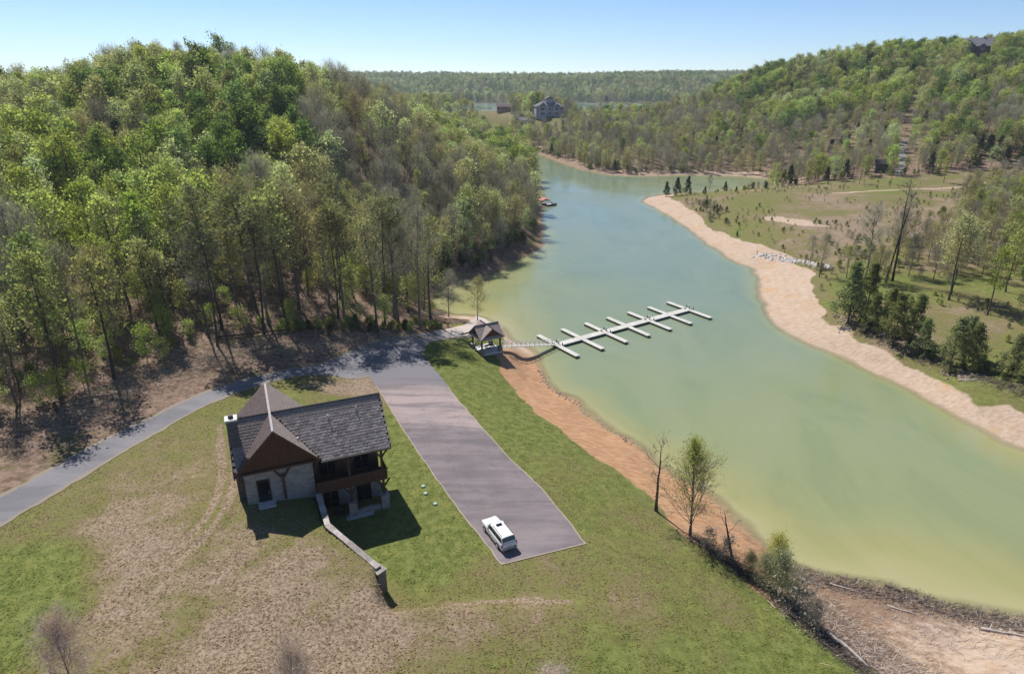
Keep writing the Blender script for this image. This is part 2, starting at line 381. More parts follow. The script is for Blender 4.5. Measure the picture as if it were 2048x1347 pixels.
def tps(x, y):
    x = np.asarray(x, float) / 100; y = np.asarray(y, float) / 100; out = np.empty(x.shape)
    xf = x.ravel(); yf = y.ravel(); of = np.empty(len(xf)); B = 20000
    for i in range(0, len(xf), B):
        a = xf[i:i + B, None]; b = yf[i:i + B, None]
        r2 = (a - TX[:, 0]) ** 2 + (b - TX[:, 1]) ** 2
        of[i:i + B] = (0.5 * r2 * np.log(r2 + 1e-12)) @ TW + TA[0] + TA[1] * a[:, 0] + TA[2] * b[:, 0]
    out.ravel()[:] = of; return out

HX, HY, HTH, HZ = -30.62, 62.76, 0.40, 9.6          # house: front corner of the stone gable wall, turn, ground height
LOWZ = 5.5
def hw(u, v, z=0.0):
    c, s = math.cos(HTH), math.sin(HTH); return (HX + u * c - v * s, HY + u * s + v * c, HZ + z)
LOT_L = [(-30.0, 113.0), (-27.0, 108.0), (-24.0, 102.2), (-18.5, 90.6), (-14.1, 81.4), (-7.9, 69.4), (-4.4, 63.0), (-1.2, 57.3)]
LOT_R = [(-18.5, 117.5), (-15.6, 111.5), (-12.9, 105.8), (-7.2, 93.2), (-1.8, 82.1), (1.4, 76.2), (4.3, 71.0), (6.8, 65.4), (8.6, 60.8)]
ROAD_L = [(-68, 52), (-66, 58), (-62.9, 67), (-58.4, 80), (-54.6, 88), (-50.8, 95), (-46, 100.5), (-40.5, 105.3), (-36, 109.5), (-32, 115), (-28, 121), (-22, 127.6), (-16, 132), (-11, 135.5)]
ROAD_R = [(-61, 50), (-59.5, 55), (-57.4, 60), (-53.4, 72), (-50.7, 81), (-47.6, 89), (-44, 95), (-39, 100.4), (-33, 103.6), (-27, 104.5), (-18, 112), (-17, 122), (-13, 127), (-8, 130)]

def _fit_road():
    for i in range(min(len(ROAD_L), len(ROAD_R))):
        if i > 8: break
        k = 1 - 0.021 * max(0, 1 - i / 6); a = np.array(ROAD_L[i]) * k; b_ = np.array(ROAD_R[i]) * k; d = (b_ - a) * 0.11
        ROAD_L[i] = tuple(a + d); ROAD_R[i] = tuple(b_ - d)
_fit_road()
PAVED = [LOT_L + LOT_R[::-1], ROAD_L + ROAD_R[::-1]]
WALLPTS = [hw(7.75, 0.0)[:2], (-20.5, 59.2), (-13.8, 53.4)]
SCARP = [hw(9.5, 16)[:2], hw(7.7, 9)[:2], hw(7.7, 4)[:2]] + WALLPTS + [(-11.6, 50.3), (-7.8, 52.0), (-2.5, 52.9), (2.0, 53.3), (9.2, 54.2), (14, 56)]
LOWPOLY = SCARP + [(14, 62), (6, 70), (-3, 84), (-10, 92), (-18, 92)]      # the lower lawn between house and lot
def height(x, y):
    x = np.asarray(x, float); y = np.asarray(y, float)
    t = tps(x, y)
    far_h = 14 + 10 * fbm(x, y, 300, 5)
    w = smooth(640, 800, y); t = t * (1 - w) + far_h * w
    ridge = (20 + 26 * fbm(x, y, 420, 11)) * smooth(1490, 1760, y) + 14 * smooth(1900, 2600, y) * fbm(x, y, 600, 3)
    t = np.where(y > 1400, ridge, t)
    # the terrace step held by the retaining wall
    d = seg_dist(x, y, SCARP); low = inside(x, y, LOWPOLY)
    dw = np.minimum(seg_dist(x, y, WALLPTS), seg_dist(x, y, [hw(7.7, 4)[:2], WALLPTS[0]]))
    end = np.hypot(x - WALLPTS[-1][0], y - WALLPTS[-1][1])
    width = np.where(dw < d + 0.05, 0.25, np.clip(0.4 + 0.45 * np.minimum(end, dw), 0.3, 4.0))
    b = np.where(low, 0.0, smooth(0, 1, d / width * 1.0 + 0.0))
    b = np.where(~low & (d > width), 1.0, b)
    lowh = np.minimum(t, LOWZ + 0.02 * np.maximum(0, d - 2) * 0)
    near = (x > -40) & (x < 16) & (y > 44) & (y < 96)
    t = np.where(near, b * t + (1 - b) * lowh, t)
    # micro relief off the paved ground
    pv = np.ones(x.shape); nb = (x > -80) & (x < 25) & (y > 40) & (y < 150)
    if nb.any():
        q = np.full(int(nb.sum()), 9.0)
        for P in PAVED:
            dd = seg_dist(x[nb], y[nb], P, True); q = np.minimum(q, np.where(inside(x[nb], y[nb], P), 0, dd))
        pv[nb] = smooth(0.5, 4, q)
    t = t + ((fbm(x, y, 9, 2) - 0.5) * 0.35 + (fbm(x, y, 2.2, 4, 2) - 0.5) * 0.10) * pv
    s = sd_lake(x, y) + (fbm(x, y, 6, 8, 4) - 0.5) * 3.0
    s2 = sd_lake2(x, y)
    land = np.maximum(t, 0.15 + 0.03 * np.clip(s, 0, 6)) * smooth(0, 5.0, s) + 0.11 * np.clip(s, 0, 2)
    land = np.where(y > 700, np.maximum(t, 1) * smooth(0, 60, s2), land)
    bed = -np.minimum(0.12 * np.abs(s), 3.0) - 0.02
    return np.where(s < 0, bed, np.where((s2 < 0), -2.0, land))

def hz(x, y): return float(height(np.array([x]), np.array([y]))[0])

# lawn, clay and wood masks ------------------------------------------------
VEG = [(-4, 135), (-2, 120), (-1, 109), (2, 101), (8, 92), (13, 83), (17, 75), (19, 70), (22, 65), (25, 60), (27, 54), (30, 50), (33, 46), (36, 41), (87, 98), (83, 105), (80.5, 117), (77, 129), (76.5, 141), (77.5, 153), (82, 169), (87, 181), (87, 195), (85, 207), (79.5, 229), (76, 246), (76, 281), (75, 305)]
CLAYW = [(x_, y_, float(sd_lake(np.array([x_]), np.array([y_]))[0])) for x_, y_ in VEG] + [(-8, 146, 6), (40, 55, 25), (48, 48, 32), (60, 42, 34), (46, 42, 32), (0, 200, 2.2), (-15, 180, 3), (10, 240, 2), (14, 330, 2), (12, 450, 2), (60, 400, 13), (110, 405, 10), (30, 470, 15), (8, 540, 15), (85, 340, 5)]
LUSH = [(-5, 85, .85), (-12, 98, .85), (10, 75, .62), (5, 90, .8), (15, 62, .6), (10, 52, .42), (20, 52, .62), (25, 47, .85), (27, 43, .9), (-8, 58, .78), (-11, 62, .95), (-13, 72, .85), (-15, 85, .7), (-3, 54, .5), (-30, 55, .33), (-25, 49, .12), (-12, 47, .08), (-5, 49, .2), (2, 49, .4), (-38, 54, .10), (-44, 60, .12), (-48, 53, .95), (-43, 45, .85), (-37, 47, .08), (-30, 46, .38), (-25, 43, .02), (-15, 42, .08), (0, 43, .5), (10, 43, .7), (-40, 75, .35), (-46, 70, .35), (-38, 85, .55), (-36, 92, .6), (-33, 95, .45), (-30, 99, .0), (-27, 101.5, .0), (-33, 100, .25), (-35, 97, .5), (-29, 94, .45), (-16, 112, .95), (-11, 120, .95), (-22, 80, .9), (-52, 62, .5), (120, 245, .4), (92, 240, .42), (110, 300, .52), (170, 290, .48), (112, 222, .25), (135, 235, .3), (150, 260, .42), (105, 155, .55), (110, 135, .35), (130, 150, .65), (100, 120, .4), (150, 210, .25), (190, 275, .3), (215, 290, .35), (180, 230, .2), (-60, 45, .5), (20, 20, .5), (-20, 10, .4)]

def forest_mask(x, y):
    """1 where woodland floor lies"""
    poly = TREELINE + [(-6, 146), (8, 240), (12, 330), (10, 520), (-60, 700), (-900, 700), (-900, -40)]
    a = inside(x, y, poly) & (y < 700)
    b = (y > 405) & (x > 0) & (y < 790)
    c = (x > 135) & (y > 318 + 0.0 * x) | ((x > 230) & (y > 120)) | ((x > 95) & (y < 110) & (y > 60)) | ((x > 150) & (y < 200))
    clear = inside(x, y, [(20, 560), (14, 600), (46, 606), (46, 570), (40, 545)])
    far = y > 1480
    return (a | ((b | c) & ~clear) | far)

# ------------------------------------------------------------------ terrain sheet
rows = []
y = -70.0
while y < 2860:
    rows.append(y)
    y += 3.0 if y < 34 else (0.42 if y < 100 else (0.42 + (y - 100) * 0.0085))
rows = np.array(rows)
t1 = np.linspace(-1, 1, 620); cols = np.sign(t1) * (0.55 * np.abs(t1) + 0.75 * np.abs(t1) ** 3)
GX = cols[None, :] * (np.maximum(rows, 20)[:, None] + 52.0); GY = np.repeat(rows[:, None], len(cols), 1)
GX = GX + 4
gx = GX.ravel(); gy = GY.ravel()
gz = height(gx, gy)
nr, nc = GX.shape
idx = np.arange(nr * nc).reshape(nr, nc)
FQ = np.stack([idx[:-1, :-1], idx[:-1, 1:], idx[1:, 1:], idx[1:, :-1]], -1).reshape(-1, 4)
SD = sd_lake(gx, gy) + (fbm(gx, gy, 6, 8, 4) - 0.5) * 3.0
cw = idw(gx, gy, CLAYW) * (0.72 + 0.5 * fbm(gx, gy, 9, 21, 4))
a_clay = 1 - smooth(-1.3, 1.3, SD - cw)
a_clay = np.where(gy > 700, 0, a_clay)
FLOOR = ROAD_L[:-1] + TREELINE[-2:] + [(-30, 160), (-300, 200), (-300, 40), (-90, 20), (-72, 40)]
fm = np.maximum(forest_mask(gx, gy), inside(gx, gy, FLOOR)).astype(float)
a_lush = idw(gx, gy, LUSH) + np.where(gy > 130, 0.03, 0.07) + np.where(gx > 60, (fbm(gx, gy, 16, 91, 4) - 0.5) * 0.75, 0)
for ln_ in ([(-43, 84), (-39.5, 76), (-36, 68), (-34.5, 60), (-36, 52)], [(-41.3, 84.8), (-37.8, 76.4), (-34.4, 68), (-32.9, 60), (-34.4, 52)], [(-13, 49.5), (-6, 51), (0, 51.8), (6, 51.6)]):
    ln_ = [tuple(q) for q in catmull(ln_, 5)]; a_lush = a_lush - 0.45 * (1 - smooth(0.15, 0.6, seg_dist(gx, gy, ln_)))
a_orange = idw(gx, gy, [(15, 95, 1), (20, 80, 1), (3, 115, .75), (-4, 140, .1), (-5, 150, .0), (28, 62, .75), (36, 56, .55), (45, 50, .3), (55, 48, .25), (80, 105, .05), (72, 130, .05), (78, 155, .35), (75, 140, .3), (80, 180, .05), (75, 225, .1), (72, 290, .1), (60, 400, .15), (10, 230, .8), (-20, 165, .6), (102, 234, .2), (165, 285, .1), (113, 311, .9), (40, 400, .2)])
a_debris = idw(gx, gy, [(36, 60, .95), (40, 59, 1), (44, 57.5, 1), (49, 55.5, .8), (42, 52, .6), (34, 52, .7), (10, 230, .9), (14, 330, .9), (-12, 185, .85), (12, 450, .8), (50, 50, .2), (60, 47, .2), (28, 62, .5), (20, 80, .1), (10, 105, .1), (75, 130, .05), (75, 200, .05), (70, 290, .1), (0, 140, .15)]) 
def ell(cx, cy, ax, ay, rot):
    c_, s_ = math.cos(rot), math.sin(rot); dx, dy = gx - cx, gy - cy
    q = np.hypot((dx * c_ + dy * s_) / ax, (-dx * s_ + dy * c_) / ay) + (fbm(gx, gy, 6, 51) - 0.5) * 0.9
    return 1 - smooth(0.75, 1.15, q)
trk = 1 - smooth(1.2, 2.6, seg_dist(gx, gy, [(138, 280), (150, 283), (170, 286), (195, 288), (225, 300)]) + (fbm(gx, gy, 5, 52) - 0.5) * 2)
patch = np.maximum.reduce([ell(102, 234, 15, 4.0, 2.05) * 0.62, trk * 0.6, ell(113, 311, 9, 3.5, 0.1) * 0.8])
a_clay = np.maximum(a_clay, patch)
a_wet = 1 - smooth(0.0, 0.7, SD)

def terrain_material(name='ground', blades=False):
    m, nt, out = mat_new(name); b = NB(nt)
    pos = b.n('ShaderNodeNewGeometry').outputs['Position']
    lush, clay, forest, orange, debris, wet = (b.attr(k) for k in ('lush', 'clay', 'forest', 'orange', 'debris', 'wet'))
    nA = b.noise(0.16, 5, 0.6, pos, 0.6); nB = b.noise(0.9, 5, 0.65, pos); nC = b.noise(3.2, 4, 0.7, pos); nD = b.noise(9.0, 2, 0.7, pos)
    # grass: pale dead thatch, olive, fresh green
    s = b.math('ADD', lush, b.math('MULTIPLY', b.math('SUBTRACT', nA, 0.5), 0.85))
    s = b.math('ADD', s, b.math('MULTIPLY', b.math('SUBTRACT', nB, 0.5), 0.65))
    s = b.math('ADD', s, b.math('MULTIPLY', b.math('SUBTRACT', nC, 0.5), 0.75))
    nE = b.noise(0.035, 4, 0.6, pos, 0.8)
    s = b.math('ADD', s, b.math('MULTIPLY', b.math('SUBTRACT', nE, 0.5), 0.7))
    thatch = b.mix(b.ramp(nC, 0.35, 0.65), (0.17, 0.12, 0.078), (0.375, 0.285, 0.20))
    thatch = b.mix(b.ramp(nD, 0.52, 0.70, 0, 0.35), thatch, (0.14, 0.11, 0.065))
    olive = b.mix(b.ramp(nC, 0.35, 0.65), (0.14, 0.125, 0.045), (0.215, 0.185, 0.08))
    green = b.mix(b.ramp(nB, 0.35, 0.65), (0.098, 0.126, 0.028), (0.19, 0.205, 0.058))
    green = b.mix(b.ramp(nC, 0.45, 0.72, 0, 0.6), green, (0.18, 0.18, 0.062))
    c = b.mix(b.ramp(s, 0.18, 0.48), thatch, olive); c = b.mix(b.ramp(s, 0.42, 0.80), c, green)
    # woodland floor
    lit = b.mix(b.ramp(nB, 0.35, 0.65), (0.15, 0.10, 0.07), (0.30, 0.21, 0.155))
    lit = b.mix(b.ramp(nC, 0.5, 0.75, 0, 0.7), lit, (0.09, 0.062, 0.04))
    lit = b.mix(b.ramp(nA, 0.52, 0.70, 0, 0.7), lit, (0.13, 0.13, 0.04))
    sepp = b.n('ShaderNodeSeparateXYZ'); b.l(pos, sepp.inputs[0])
    lit = b.mix(b.ramp(sepp.outputs[1], 380, 480, 0, 0.75), lit, b.mix(b.ramp(nA, 0.35, 0.65), (0.13, 0.11, 0.06), (0.14, 0.15, 0.05)))
    c = b.mix(b.ramp(b.math('ADD', forest, b.math('MULTIPLY', b.math('SUBTRACT', nB, 0.5), 0.9)), 0.3, 0.7), c, lit)
    # clay bank
    st = b.noise(1.6, 4, 0.6, b.mapping(pos, (0.35, 1.5, 1.0), (0, 0, 0.5)))
    pale = b.mix(b.ramp(st, 0.3, 0.7), (0.41, 0.30, 0.215), (0.53, 0.415, 0.315))
    pale = b.mix(b.ramp(nA, 0.5, 0.75, 0, 0.75), pale, (0.46, 0.28, 0.14))
    org = b.mix(b.ramp(st, 0.3, 0.7), (0.35, 0.185, 0.09), (0.50, 0.305, 0.18))
    cl = b.mix(b.ramp(b.math('ADD', orange, b.math('MULTIPLY', b.math('SUBTRACT', nB, 0.5), 0.5)), 0.25, 0.7), pale, org)
    cl = b.mix(b.ramp(b.math('ADD', debris, b.math('MULTIPLY', b.math('SUBTRACT', nB, 0.5), 1.1)), 0.45, 0.85, 0, 0.85), cl, (0.21, 0.14, 0.095))
    cl = b.mix(b.ramp(nC, 0.58, 0.74, 0, 0.4), cl, (0.26, 0.16, 0.10))
    spz = b.n('ShaderNodeSeparateXYZ'); b.l(pos, spz.inputs[0])
    ln = b.math('FRACT', b.math('ADD', b.math('MULTIPLY', spz.outputs[2], 2.0), b.math('MULTIPLY', nA, 1.2)))
    cl = b.mix(b.math('MULTIPLY', b.ramp(b.math('ABSOLUTE', b.math('SUBTRACT', ln, 0.5)), 0.05, 0.28, 1, 0), 0.07), cl, (0.26, 0.18, 0.12))
    gul = b.n('ShaderNodeTexNoise'); gul.inputs['Scale'].default_value = 0.22; gul.inputs['Detail'].default_value = 6; gul.inputs['Distortion'].default_value = 1.5; b.l(pos, gul.inputs['Vector'])
    cl = b.mix(b.ramp(b.math('ABSOLUTE', b.math('SUBTRACT', gul.outputs['Fac'], 0.5)), 0.0, 0.02, 0.28, 0), cl, (0.26, 0.18, 0.12))
    cl = b.mix(b.math('MULTIPLY', wet, 0.45), cl, (0.30, 0.23, 0.15))
    c = b.mix(b.ramp(b.math('ADD', clay, b.math('MULTIPLY', b.math('SUBTRACT', nC, 0.5), 0.5)), 0.35, 0.65), c, cl)
    if blades:
        d = b.n('ShaderNodeBsdfDiffuse'); t = b.n('ShaderNodeBsdfTranslucent'); mx = b.n('ShaderNodeMixShader'); mx.inputs[0].default_value = 0.5
        c2 = b.mix(1.0, c, (1.75, 1.75, 1.65), 'MULTIPLY'); b.l(c2, d.inputs['Color']); b.l(c2, t.inputs['Color'])
        b.l(d.outputs[0], mx.inputs[1]); b.l(t.outputs[0], mx.inputs[2]); b.l(mx.outputs[0], out.inputs['Surface']); return m
    hgt = b.math('ADD', b.math('MULTIPLY', nC, 0.6), b.math('MULTIPLY', nD, 0.5))
    b.pbr(out, c, 0.95, b.bump(b.math('MULTIPLY', hgt, b.ramp(clay, 0.2, 0.8, 1.0, 0.35)), 0.55, 0.22), spec=0.1)
    return m
M['ground'] = terrain_material(); M['blades'] = terrain_material('grass_blades', True)
me = np_mesh('ground', np.stack([gx, gy, gz], -1), FQ, 'ground', dict(lush=a_lush, clay=a_clay, forest=fm, orange=a_orange, debris=a_debris, wet=a_wet), True)
tag(link('ground', me), kind='structure')

# ------------------------------------------------------------------ water sheet
def water_material():
    m, nt, out = mat_new('lake_water'); b = NB(nt)
    pos = b.n('ShaderNodeNewGeometry').outputs['Position']
    dep = b.attr('depth'); teal = b.attr('teal'); shelf = b.attr('shelf')
    n = b.noise(0.05, 4, 0.6, pos, 0.5); n2 = b.noise(0.35, 4, 0.6, pos)
    d = b.math('ADD', dep, b.math('MULTIPLY', b.math('SUBTRACT', n, 0.5), 3.0)); d = b.math('ADD', d, b.math('MULTIPLY', b.math('SUBTRACT', n2, 0.5), 0.8))
    d = b.math('DIVIDE', d, shelf)
    deep = b.mix(teal, (0.24, 0.27, 0.125), (0.18, 0.245, 0.18))
    mid = b.mix(teal, (0.31, 0.295, 0.12), (0.235, 0.275, 0.15))
    shal = (0.385, 0.345, 0.17)
    c = b.mix(b.ramp(d, 0.0, 0.35), shal, mid); c = b.mix(b.ramp(d, 0.2, 1.0), c, deep)
    mk = b.noise(0.045, 5, 0.65, b.mapping(pos, (1.0, 0.55, 1), (0, 0, 0.9)), 1.2)
    c = b.mix(b.ramp(mk, 0.35, 0.7, 0, 0.22), c, (0.34, 0.33, 0.21)); c = b.mix(b.ramp(mk, 0.5, 0.3, 0, 0.20), c, (0.13, 0.17, 0.11))
    w1 = b.noise(1.4, 3, 0.6, b.mapping(pos, (1.0, 1.6, 1), (0, 0, 0.4))); w2 = b.noise(5.0, 2, 0.6, pos)
    hh = b.math('ADD', w1, b.math('MULTIPLY', w2, 0.4))
    p = b.pbr(out, c, b.ramp(b.noise(0.03, 3, 0.6, b.mapping(pos, (1, 0.4, 1), (0, 0, 0.5))), 0.35, 0.65, 0.05, 0.22), b.bump(hh, 0.14, 0.06), spec=0.5); p.inputs['IOR'].default_value = 1.33
    tr = b.n('ShaderNodeBsdfTransparent'); mx = b.n('ShaderNodeMixShader')
    b.l(b.ramp(dep, 0.1, 2.2, 0.75, 0.0), mx.inputs[0]); b.l(p.outputs[0], mx.inputs[1]); b.l(tr.outputs[0], mx.inputs[2])
    b.l(mx.outputs[0], out.inputs['Surface'])
    return m
M['water'] = water_material()
wmask = ((SD < 2.0) & (gy < 700)).reshape(nr, nc)
keep = (wmask[:-1, :-1] | wmask[:-1, 1:] | wmask[1:, 1:] | wmask[1:, :-1]).ravel()
def water_mesh(name, keepmask, dep, teal, shelf):
    fq = FQ[keepmask]; used = np.unique(fq); remap = np.full(nr * nc, -1); remap[used] = np.arange(len(used))
    V = np.stack([gx[used], gy[used], np.zeros(len(used))], -1)
    return np_mesh(name, V, remap[fq], 'water', dict(depth=dep[used], teal=teal[used], shelf=shelf[used]), True)
a_teal = idw(gx, gy, [(50, 60, 0), (45, 75, .02), (35, 90, .05), (25, 110, .25), (55, 110, .15), (40, 130, .55), (60, 140, .6), (20, 140, .55), (45, 165, .95), (20, 160, .6), (0, 165, .15), (-10, 160, 0), (40, 200, 1), (40, 280, 1), (40, 400, 1), (110, 360, .3)])
a_shelf = idw(gx, gy, [(50, 62, 22), (35, 75, 15), (20, 100, 9), (10, 120, 9), (0, 160, 22), (70, 120, 4), (66, 145, 5), (72, 190, 6), (70, 250, 5), (20, 300, 3), (70, 385, 9), (20, 500, 8), (110, 360, 14)])
tag(link('lake_water', water_mesh('lake_water', keep, -SD, a_teal, a_shelf)), kind='structure')
S2 = sd_lake2(gx, gy); wm2 = ((S2 < 25) & (gy > 700)).reshape(nr, nc)
keep2 = (wm2[:-1, :-1] | wm2[:-1, 1:] | wm2[1:, 1:] | wm2[1:, :-1]).ravel()
tag(link('far_water', water_mesh('far_water', keep2, np.maximum(-S2, 3) + 20, np.ones(nr * nc), np.full(nr * nc, 5.0))), kind='structure')

# ------------------------------------------------------------------ road, lot, ramp
def paved_material(name, base, streak, edge, edgecol, rot=0.4, streak_amt=1.0, far_base=None):
    m, nt, out = mat_new(name); b = NB(nt)
    pos = b.n('ShaderNodeNewGeometry').outputs['Position']; e = b.attr('edge')
    n1 = b.noise(0.5, 5, 0.65, b.mapping(pos, (0.12, 1.0, 1), (0, 0, rot)), 0.4); n2 = b.noise(0.11, 4, 0.6, pos); n3 = b.noise(7, 4, 0.7, pos)
    n4 = b.noise(1.6, 4, 0.7, b.mapping(pos, (0.10, 1.0, 1), (0, 0, rot)))
    c = b.mix(b.ramp(n2, 0.35, 0.65), base[0], base[1])
    c = b.mix(b.ramp(b.math('ADD', n1, b.math('MULTIPLY', n2, 0.35)), 0.55, 0.82, 0, 0.85 * streak_amt), c, streak)
    c = b.mix(b.ramp(n4, 0.55, 0.75, 0, 0.35 * streak_amt), c, tuple(x * 0.6 for x in base[0]))
    c = b.mix(b.ramp(n3, 0.4, 0.7, 0, 0.3), c, tuple(x * 0.75 for x in base[0]))
    if far_base:
        sp = b.n('ShaderNodeSeparateXYZ'); b.l(pos, sp.inputs[0])
        wy_ = b.math('ADD', sp.outputs[1], b.math('MULTIPLY', b.math('SUBTRACT', n2, 0.5), 30.0))
        c = b.mix(b.math('MULTIPLY', b.math('MULTIPLY', b.ramp(wy_, 84, 92), b.ramp(wy_, 104, 98)), b.ramp(n1, 0.35, 0.62, 0.15, 0.8)), c, (0.38, 0.30, 0.275))
        crk = b.n('ShaderNodeTexVoronoi', feature='DISTANCE_TO_EDGE'); crk.inputs['Scale'].default_value = 0.16; wv_ = b.n('ShaderNodeTexNoise'); wv_.inputs['Scale'].default_value = 0.5; wv_.inputs['Detail'].default_value = 4; b.l(pos, wv_.inputs['Vector'])
        mv_ = b.n('ShaderNodeVectorMath', operation='MULTIPLY_ADD'); b.l(wv_.outputs['Color'], mv_.inputs[0]); mv_.inputs[1].default_value = (3, 3, 3); b.l(b.mapping(pos, (1.0, 0.7, 1), (0, 0, 0.4)), mv_.inputs[2]); b.l(mv_.outputs[0], crk.inputs['Vector'])
        c = b.mix(b.ramp(crk.outputs['Distance'], 0.0, 0.012, 0.3, 0), c, (0.10, 0.085, 0.09))
        c = b.mix(b.ramp(b.noise(0.35, 5, 0.7, pos, 1.0), 0.56, 0.70, 0, 0.45), c, (0.11, 0.092, 0.098))
        c = b.mix(b.ramp(b.math('ADD', sp.outputs[1], b.math('MULTIPLY', b.math('SUBTRACT', n1, 0.5), 14.0)), 99, 107, 0, 1), c, b.mix(b.ramp(n3, 0.4, 0.7), far_base, tuple(x * 0.85 for x in far_base)))
    ed = b.math('ADD', e, b.math('MULTIPLY', b.math('SUBTRACT', b.noise(1.2, 4, 0.7, pos), 0.5), edge * 1.2))
    c = b.mix(b.ramp(ed, edge * 0.55, edge, 1, 0), c, edgecol)
    b.pbr(out, c, 0.9, b.bump(n3, 0.3, 0.03), spec=0.15)
    return m
M['asphalt'] = paved_material('old_asphalt', ((0.16, 0.138, 0.142), (0.205, 0.176, 0.18)), (0.37, 0.305, 0.29), 0.22, (0.36, 0.29, 0.22), 0.38, 0.38, far_base=(0.20, 0.19, 0.20))
M['roadtar'] = paved_material('gravel_road', ((0.17, 0.163, 0.172), (0.215, 0.205, 0.212)), (0.27, 0.255, 0.26), 0.7, (0.27, 0.225, 0.17), 1.0, 0.6)
M['ramp'] = paved_material('ramp_concrete', ((0.46, 0.40, 0.36), (0.52, 0.45, 0.40)), (0.58, 0.50, 0.45), 0.5, (0.50, 0.37, 0.27), 0.6, 0.6)

def resample(L, n):
    L = np.array(L, float); d = np.concatenate([[0], np.cumsum(np.hypot(*np.diff(L, axis=0).T))]); t = np.linspace(0, d[-1], n)
    return np.stack([np.interp(t, d, L[:, 0]), np.interp(t, d, L[:, 1])], -1)
def strip(name, A, B, n, k, lift, mat, flat=None, wob=0.0, close_end=False):
    A = resample(catmull(A, 8), n); B = resample(catmull(B, 8), n)
    u = np.linspace(0, 1, k); P = A[:, None] * (1 - u)[None, :, None] + B[:, None] * u[None, :, None]
    W = np.hypot(*(B - A).T)[:, None]
    E = np.minimum(u, 1 - u)[None, :] * W
    if close_end: E = np.minimum(E, (np.linspace(1, 0, n) * np.hypot(*(A[0] - A[-1])))[:, None])
    if close_end: E = E + 3 * smooth(101.5, 104.5, P[..., 1])
    dirn = (B - A) / W
    side = np.where(u < 0.5, -1, 1)[None, :] * (np.abs(u - 0.5) * 2)[None, :] ** 6
    wv = (fbm(P[..., 0], P[..., 1], 2.0, 31) - 0.5) * wob * side
    P = P + dirn[:, None, :] * wv[..., None]
    z = height(P[..., 0], P[..., 1]) + lift
    if flat is not None: z = np.maximum(z, flat) if False else flat + 0 * z
    I = np.arange(n * k).reshape(n, k)
    F = np.stack([I[:-1, :-1], I[:-1, 1:], I[1:, 1:], I[1:, :-1]], -1).reshape(-1, 4)
    me = np_mesh(name, np.concatenate([P, z[..., None]], -1).reshape(-1, 3), F, mat, dict(edge=E.ravel()), True)
    return tag(link(name, me), kind='structure')
strip('road', ROAD_L, ROAD_R, 260, 14, 0.05, 'roadtar', wob=0.8)
strip('parking_lot', LOT_L, LOT_R, 220, 26, 0.065, 'asphalt', wob=0.35, close_end=True)
strip('boat_ramp', [(-17.5, 132.6), (-13, 137), (-10.5, 142), (-9, 154)], [(-14.2, 127.4), (-9.8, 130.6), (-5.2, 134.5), (-1.5, 146)], 80, 12, 0.085, 'ramp', wob=0.8)

# ------------------------------------------------------------------ timber and stone house by the lot
W_, ZR, ZE, ZEM, VR, L_ = 7.61, 9.53, 4.82, 4.65, 3.68, 16.74
CU = W_ / 2
LOW = LOWZ - HZ                                    # lower terrace, seen from the house's own ground level
SM = (ZR - ZEM) / (VR + 1.31)                      # main roof pitch
SC = (ZR - ZE) / (CU + 0.87)                       # cross gable pitch
house = thing('lodge_house', 'stone and brown timber lodge with grey shingled cross gable roof beside the parking lot', 'house', (HX, HY, HZ), HTH)
MB().box(0.0, W_, 0.0, 10.9, -4.4, 4.34).build('stone_wall', 'stone', house)
MB().box(W_ + 0.003, 15.6, 1.7, 8.2, -4.4, 0.2).build('rear_wall', 'stone', house)
MB().box(W_ + 0.003, 15.6, 1.72, 8.18, 0.203, 4.9).build('upper_wall', 'timber', house)
MB().prism([(0.0, -0.05, 4.343), (W_, -0.05, 4.343), (W_ + 0.35, -0.05, 5.0), (CU, -0.05, ZR - 0.25), (-0.35, -0.05, 5.0)], (0, 0.25, 0)).build('gable_panel', 'brownwood', house)
MB().prism([(0.0, 10.7, 4.343), (W_, 10.7, 4.343), (CU, 10.7, ZR - 0.3)], (0, 0.2, 0)).build('gable_panel', 'brownwood', house)
for u in (-0.02, 15.3):
    MB().prism([(u, 0.4, 4.6), (u, 7.0, 4.6), (u, VR, ZR - 0.3)], (0.22, 0, 0)).build('gable_panel', 'brownwood', house)
T = 0.2
def slope(y0, z0, y1, z1, x0, x1):
    return MB().prism([(x0, y0, z0), (x0, y1, z1), (x0, y1, z1 - T), (x0, y0, z0 - T)], (x1 - x0, 0, 0))
def mz(v): return ZEM + (v + 1.31) * SM
ve = CU + (ZR - ZEM) / SC
roof = MB().prism([(ve, -1.31, mz(-1.31)), (L_, -1.31, mz(-1.31)), (L_, VR, ZR), (CU, VR, ZR)], (0, 0, -0.26)).build('roof', 'roofdark', house)
MB().prism([(-0.95, -1.31, mz(-1.31)), (CU, VR, ZR), (-0.95, VR, ZR)], (0, 0, -0.26)).build('side_roof', 'roofdark', house)
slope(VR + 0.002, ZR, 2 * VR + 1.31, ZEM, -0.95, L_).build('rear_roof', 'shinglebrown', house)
for sgn in (-1, 1):
    e = CU + sgn * (CU + 0.87)
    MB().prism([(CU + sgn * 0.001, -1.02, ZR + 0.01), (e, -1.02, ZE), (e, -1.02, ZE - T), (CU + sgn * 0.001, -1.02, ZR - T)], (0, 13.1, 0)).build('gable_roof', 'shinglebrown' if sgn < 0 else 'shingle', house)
    MB().beam((CU, -1.06, ZR - 0.18), (e, -1.06, ZE - 0.18), 0.07, 0.32).build('rake_board', 'timber', house)
MB().beam((CU, -1.08, ZR + 0.07), (CU, 12.1, ZR + 0.07), 0.26, 0.10).build('ridge_cap', 'ridgecap', house)
MB().beam((-0.98, VR, ZR + 0.05), (L_ + 0.03, VR, ZR + 0.05), 0.20, 0.12).build('ridge_cap', 'roofdark', house)
